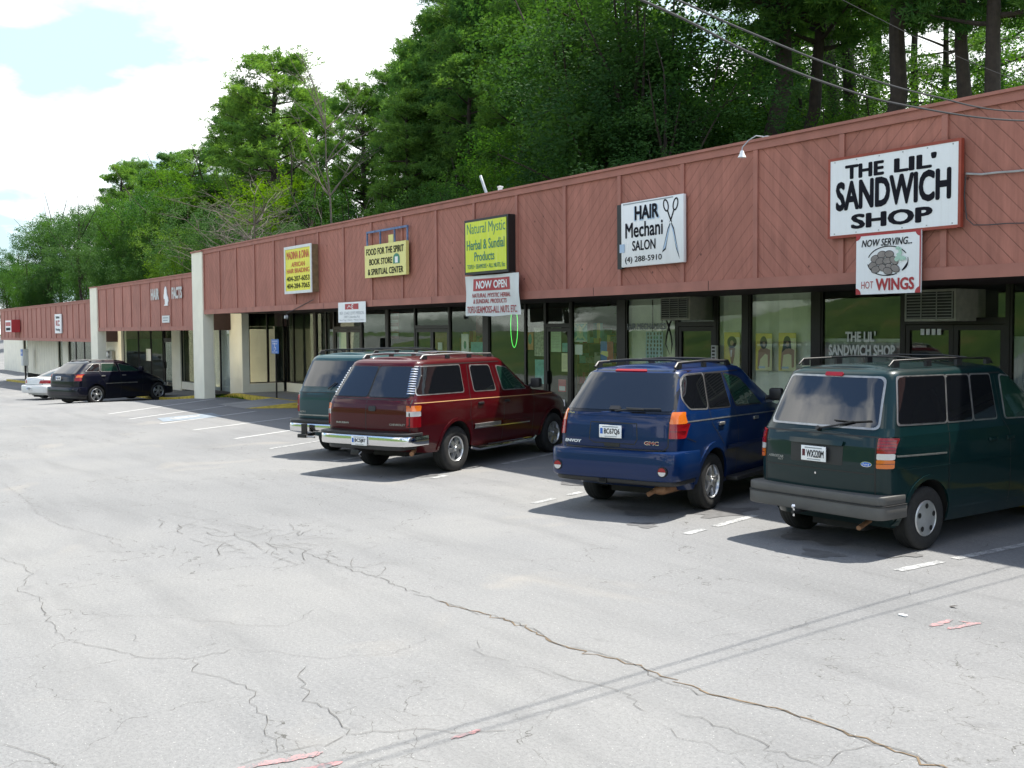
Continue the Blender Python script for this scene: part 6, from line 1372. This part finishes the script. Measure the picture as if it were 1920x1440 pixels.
def pine(seed, H=1.0, clear=.45, spread=.26, lean=0, dens=1.0, rtrunk=.017, sparse=False):
    """unit-height loblolly pine, made at 20 m scale"""
    random.seed(seed); S_ = 20.0; m = MB(); pts = [Vector((0, 0, -.5))]; x = y = 0
    for k in range(1, 11): x += random.gauss(lean*.2, .10); y += random.gauss(0, .10); pts.append(Vector((x, y, S_*k/10)))
    m.tube(pts, [S_*rtrunk*(1.15-.95*k/10)+.02 for k in range(11)], 'bark', 10)
    def on(t): q = t*10; i = min(int(q), 9); return pts[i].lerp(pts[i+1], q-i)
    vs, fs = [], []; N = int(44*dens); tc = clear+(1-clear)*.42
    def puff(c0, r_):
        for q in range(15 if not sparse else 9):
            d = Vector((random.gauss(0, 1), random.gauss(0, 1), random.gauss(.25, .8))).normalized(); p = c0+Vector((d.x, d.y, d.z*.5))*r_*random.uniform(.55, 1.05)
            tuft(vs, fs, p, .31, 12, .026)
    for k in range(N):
        t = clear+(1-clear)*((k+random.random())/N); t = min(t, .985); az = k*2.4+random.gauss(0, .5)
        prof = math.sqrt(max(.05, 1-((t-tc)/(1.02-tc))**2)) if t > tc else .45+.55*(t-clear)/(tc-clear)
        L = S_*spread*prof*random.uniform(.72, 1.08); el = R(random.uniform(-6, 24)+22*max(0, (t-.8)/.2))
        d = Vector((math.cos(az)*math.cos(el), math.sin(az)*math.cos(el), math.sin(el))); P = limb(m, on(t), d, L, .10*(1.25-t)*1.3+.015, 'bark', .20, 5, -.03)
        for j in (2, 3, 4, 5):
            if j == 2 and random.random() < .5: continue
            puff(P[j]+Vector((random.gauss(0, .25), random.gauss(0, .25), .15)), random.uniform(.45, .75)+.05*j)
            if j >= 3:
                side_ = Vector((-d.y, d.x, 0))*random.choice((-1, 1))*random.uniform(.5, 1.2); limb(m, P[j-1], side_+d*.5, side_.length*1.2, .02, 'bark', .2, 3); puff(P[j-1]+side_+d*.4, random.uniform(.4, .65))
    for k in range(4): puff(on(.985)+Vector((random.gauss(0, .4), random.gauss(0, .4), random.uniform(-.5, .35))), .5)
    c = MB(); c.add(vs, fs, 'needles'); return m, c
def broad(seed, leafm='leaves', w=.28, hcrown=.72, dens=1.0, size=12.0, leafw=.068):
    """broadleaf tree made at 12 m scale"""
    random.seed(seed); S_ = size; m = MB(); pts = [Vector((0, 0, -.4))]; x = y = 0
    for k in range(1, 8): x += random.gauss(0, .18); y += random.gauss(0, .18); pts.append(Vector((x, y, S_*.85*k/7)))
    m.tube(pts, [.22*(1.1-.9*k/7)+.02 for k in range(8)], 'bark', 8); vs, fs = [], []
    cz = S_*(1-hcrown/2); a_, c_ = S_*w, S_*hcrown/2
    lob = [(Vector((random.gauss(0, .55)*a_, random.gauss(0, .55)*a_, cz+random.uniform(-.8, .75)*c_)), random.uniform(.36, .6)*a_) for _ in range(11)]+[(Vector((0, 0, cz+c_*.55)), a_*.55), (Vector((0, 0, cz)), a_*.8)]
    for c0, r0 in lob:
        P = limb(m, pts[random.randint(2, 6)], c0-pts[3], (c0-pts[3]).length*.9, .07, 'bark', .12, 4)
        n = int(30*dens*(r0/1.5)**2)+6
        for k in range(n):
            d = Vector((random.gauss(0, 1), random.gauss(0, 1), random.gauss(0, 1))).normalized(); q = c0+Vector((d.x, d.y, d.z*.8))*r0*random.uniform(.55, 1.12)
            leafclump(vs, fs, q, random.uniform(.28, .55), 36, leafw)
    c = MB(); c.add(vs, fs, leafm); return m, c
def dead(seed, S_=10, n=26):
    random.seed(seed); m = MB(); P = limb(m, (0, 0, -.3), (.05, 0, 1), S_, .075, 'bark_dead', .14, 9)
    for k in range(n):
        j = random.randint(2, 8); az = random.uniform(0, 6.3); Q = limb(m, P[j], (math.cos(az), math.sin(az), random.uniform(.5, 1.3)), S_*random.uniform(.15, .42), .024, 'bark_dead', .28, 6)
        for q in range(4):
            W_ = limb(m, Q[random.randint(2, 5)], (random.gauss(0, 1), random.gauss(0, 1), random.uniform(.2, 1)), S_*.13, .010, 'bark_dead', .3, 4)
            for w_ in range(3): limb(m, W_[random.randint(1, 4)], (random.gauss(0, 1), random.gauss(0, 1), random.uniform(.0, 1)), S_*.06, .005, 'bark_dead', .3, 3)
    return m, None
PROTO = {}
def proto(key, fn):
    if key not in PROTO:
        m, c = fn(); a = m.build('trunk'); b = c.build('crown') if c else None; PROTO[key] = (a.data, b.data if b else None)
        bpy.data.objects.remove(a)
        if b: bpy.data.objects.remove(b)
    return PROTO[key]
KINDS = {
 'P0': (20, lambda: pine(11, clear=.42, spread=.19)), 'P1': (20, lambda: pine(12, clear=.46, spread=.18, dens=1.2)), 'P2': (20, lambda: pine(13, clear=.36, spread=.20, dens=1.6)), 'P3': (20, lambda: pine(14, clear=.66, spread=.20, dens=.55, sparse=True)), 'P4': (20, lambda: pine(15, clear=.60, spread=.25, dens=.7)),
 'P6': (20, lambda: pine(19, clear=.48, spread=.20, dens=.5, sparse=True)), 'P5': (20, lambda: pine(16, clear=.28, spread=.15, dens=1.15)),
 'D0': (12, lambda: broad(31, dens=1.5)), 'D1': (12, lambda: broad(32, 'leaves_dark', .30, .80, 1.15)), 'D2': (12, lambda: broad(33, 'leaves', .33, .85, 1.4)), 'D3': (12, lambda: broad(34, 'leaves_bright', .30, .75, .7)), 'D4': (12, lambda: broad(35, 'leaves_dark', .24, .92, 1.2)),
 'D5': (12, lambda: broad(37, 'leaves', .27, .80, .55)), 'D6': (12, lambda: broad(38, 'leaves_bright', .25, .85, .45)), 'S0': (10, lambda: dead(41)), 'S1': (10, lambda: dead(42, n=40))}
WHAT = {'P': ('pine_tree', 'pine tree'), 'D': ('broadleaf_tree', 'tree'), 'S': ('dead_tree', 'dead tree')}
def tree(kind, x, y, ztop, label, group=None, sx=1.0, rot=None, lean=0):
    H0, fn = KINDS[kind]; tr_, cr_ = proto(kind, fn); z0 = ground_h(x, y); s_ = (ztop-z0)/H0; nm, cat = WHAT[kind[0]]
    t = thing(nm, label, cat, (x, y, z0-.05), rot if rot is not None else random.uniform(0, 6.28), group); t.scale = (s_*sx, s_*sx, s_)
    t.rotation_euler.y = lean
    a = bpy.data.objects.new('trunk', tr_); COL.objects.link(a); a.parent = t
    if cr_: b = bpy.data.objects.new('crown', cr_); COL.objects.link(b); b.parent = t
    return t
LOOK = dict(P0='tall open pine', P1='high crowned pine', P2='broad round topped pine', P3='slender sparse pine', P4='long trunked pine', P5='narrow full pine', P6='thin airy pine', D0='loose tree', D1='dark green tree', D2='wide leafy tree', D3='yellow green tree', D4='narrow dark leafy tree', D5='airy green tree', D6='airy yellow green tree')
MARKS = [(15, 'the far left edge'), (35, 'the dark red light box'), (60, 'the payphone'), (80, 'the white sedan'), (100, 'the far board wall'), (130, 'the tall narrow sign'), (172, 'the crossover rear'), (200, 'the far cream column'), (222, 'the meter box'), (240, 'the crossover roof'), (280, 'the HAIR lettering'), (335, 'the FACTS lettering'), (355, 'the cut-out S'), (378, 'the nearer cream column'), (400, 'the first fascia panel'), (480, 'the main block end'), (560, 'the braiding sign'), (640, 'the small white banner'), (715, 'the book store board'), (790, 'the bare fascia panels'), (865, 'the lime sign edge'), (940, 'the lime light box'), (1010, 'the NOW OPEN banner'), (1080, 'the herb shop door'), (1150, 'the salon sign edge'), (1210, 'the salon sign'), (1300, 'the painted scissors'), (1450, 'the floodlight'), (1600, 'the word THE on the largest sign'), (1760, 'the word SHOP on the largest sign'), (1900, 'the overhead wires at right'), (9999, 'the right edge of the photo')]
def ptree(kind, u, y, vtop, label, group='trees of the wood behind the shops', **k):
    if group:
        d = 'at the roof edge' if y < 26 else 'close behind the roof' if y < 28 else 'front row' if y < 34 else 'second row' if y < 41 else 'back row'
        label = ('towering ' if vtop < -100 else 'tall ' if vtop < 60 else '' if vtop < 250 else 'low ')+LOOK[kind].replace('tall ', '')+', '+d+',' +' over '+[m_ for l_, m_ in MARKS if u < l_][0]
    q = at(u, vtop, y=y)
    if kind[0] == 'D': q.z = ground_h(q.x, y)+(q.z-ground_h(q.x, y))*.90
    tree(kind, q.x, y, q.z, label, group, **k)
random.seed(77)
G1 = 'trees of the wood behind the shops'
LEFT = [  # far left, low down on the photo
 ('D1',5,40,478),('D1',38,48,440),('D1',72,42,418),('D0',112,46,370),('D1',150,40,352),('D0',196,46,352),('P5',232,42,322),('P0',262,50,318),('D0',282,38,330),('P5',318,46,296),('D0',340,36,308),('P2',372,42,292),('D0',395,38,300),
 ('D1',70,35.5,500),('D1',90,36,455),('D4',160,34,420),('D1',222,34,395),('D4',250,33,400),('D3',345,32,372),('D1',300,33,392),('D1',390,31,380),('D1',55,34,470),('P5',285,36,330),('D4',20,44,470),('D2',225,40,350)]
for i, (k, u, y, v) in enumerate(LEFT): ptree(k, u, y, v, 'tree in the dense green bank beyond the far left end of the strip')
MID = [('P2',445,40,232),('P2',512,33,122),('P1',470,36,190),('P2',592,40,190),('D2',450,28,345),('D1',420,27,400),('D4',540,27,360),('D2',612,30,300),('D3',350,27,430),('D1',500,25,420),('D3',560,30,250),
 ('P0',682,34,178),('P5',730,36,140),('P2',828,33,62),('P0',880,37,30),('P1',935,32,0),('D1',650,26,350),('D3',690,25,385),('D2',735,27,310),('D4',790,26,280),('D1',850,25,300),('P5',760,28,190),('P4',930,36,-40),
 ('P2',930,33,-80),('P1',985,36,-120),('P0',1035,32,-90),('D2',905,26,250),('D1',960,25,280),('D3',965,28,230),('D0',1020,26,230),('D3',1100,26,200),('P5',880,29,120),('P5',990,29,60),('P1',805,35,100),('P2',910,35,30),('P1',800,31,130),('P5',835,30,130),('D2',570,35,260)]
for i, (k, u, y, v) in enumerate(MID): ptree(k, u, y, v, 'tree in the tall wood rising behind the left half of the main block')
RIGHT = [('D4',1120,25,-150),('D1',1165,24,-120),('D4',1215,24,-90),('D1',1262,25,-60),('D1',1190,27,-250),('P4',1100,31,-250),('D1',1240,22,80),('D4',1150,22,60)]
for i, (k, u, y, v) in enumerate(RIGHT): ptree(k, u, y, v, 'tree in the dark leafy clump behind the hair salon sign')
def one(kind, u, y, v, label, **k): ptree(kind, u, y, v, label, None, **k)
one('P4', 1432, 27, -420, 'thick forked pine trunk behind the parapet floodlight', sx=1.15)
one('P4', 1462, 27.6, -330, 'leaning second stem beside the thick forked pine', sx=.9, lean=R(5))
one('P3', 1570, 36, -260, 'slender pine trunk left of the thick straight one above the largest sign')
one('P3', 1600, 33, -330, 'thin dark pine trunk rising above the letters of the largest sign')
one('P4', 1662, 26, -430, 'thick straight pine trunk above the right part of the largest sign', sx=1.1)
one('P3', 1822, 27, -380, 'slim bare pine trunk right of the largest sign', sx=.95)
one('P4', 1895, 26, -450, 'thick pine trunk at the upper right edge of the photo', sx=1.0)
one('P4', 1990, 30, -400, 'pine standing just outside the upper right corner')
one('D3', 1735, 25, 112, 'bright yellow green tree above the right end of the largest sign', sx=.8)
one('D0', 1500, 30, 165, 'small loose green tree between the forked pine and the slender trunks', sx=.7)
one('D1', 1560, 26, 205, 'low dark bush top just over the parapet above the largest sign')
one('D0', 1640, 30, 185, 'loose green tree crown behind the thick straight pine', sx=.9)
for i, (k, u, y, v) in enumerate([('P6',1480,40,-120),('D5',1385,31,100),('P1',1470,40,-90),('D5',1490,32,40),('D5',1545,30,110),('D5',1610,35,20),('D5',1705,31,30),('D5',1780,36,90),('D5',1850,30,50),('D6',1935,32,60),('D5',1930,38,-40),('D5',1440,36,-60),('P6',1540,46,-60),('P6',1700,44,-90),('P6',1790,50,-60),('P6',1880,46,-120),('D2',1860,44,150),('D0',1945,40,155),('P4',1625,46,-330),('D0',1300,36,150)]):
    ptree(k, u, y, v, 'thin tree further back among the trunks at upper right', 'thin trees further back at upper right')
one('S0', 618, 25, 165, 'tall pale dead tree with bare forked stems behind the braiding sign', sx=.8)
one('S1', 470, 20.5, 372, 'tangle of bare pale branches just over the parapet left of the braiding sign', sx=1.5)
one('S1', 430, 21.5, 395, 'lower tangle of bare dead branches over the left end of the main block', sx=1.3)

# ================================================================== ACROSS THE CAR PARK (seen in the glass)
random.seed(5)
BANK = ['dark tree left of the low white building across the car park', 'wide tree behind the low white building across the car park', 'loose tree on the bank straight behind the viewer', 'dark tree on the bank right of the loose one', 'wide tree on the bank between the building and the loose tree', 'loose tree at the far right end of the bank', 'dark tree at the far left end of the bank']
for i, (x, y, h) in enumerate([(-70,-52,11),(-58,-48,9),(6,-44,12),(20,-50,14),(-8,-50,9),(34,-40,12),(-95,-40,12)]):
    tree(['D1','D2','D0','D1','D2','D0','D1'][i], x, y, ground_h(x, y)+h, BANK[i], 'trees across the car park')
t = thing('roadside_building', 'low white walled building with dark red roof across the car park', 'building', (-44, -42, ground_h(-44, -42)))
m = MB(); m.box(-14, 14, -5, 5, -.5, 3.4, 'white'); m.build('wall', t); m = MB(); m.add([(-15, 6, 3.3), (15, 6, 3.3), (15, -6, 3.3), (-15, -6, 3.3), (-13, 0, 5.4), (13, 0, 5.4)], [(0, 1, 5, 4), (2, 3, 4, 5), (0, 4, 3), (1, 2, 5)], 'maroon_cloth'); m.build('roof', t)
for k in range(5): m = MB(); m.box(-12+5.2*k, -9.5+5.2*k, 5.01, 5.06, .8, 2.5, 'glass_dark'); m.build('window', t)

# the Empties of the building blocks stand at their bases
bpy.context.view_layer.update()
for b, L_ in ((b1, (-13.7, 12.8, 0)), (b2, (-47.1, 12.8, gz(-47.1))), (b3, (-68.8, 12.8, gz(-68.8)))):
    b.location = L_
    for c in b.children: c.matrix_parent_inverse = Matrix.Translation(-Vector(L_))
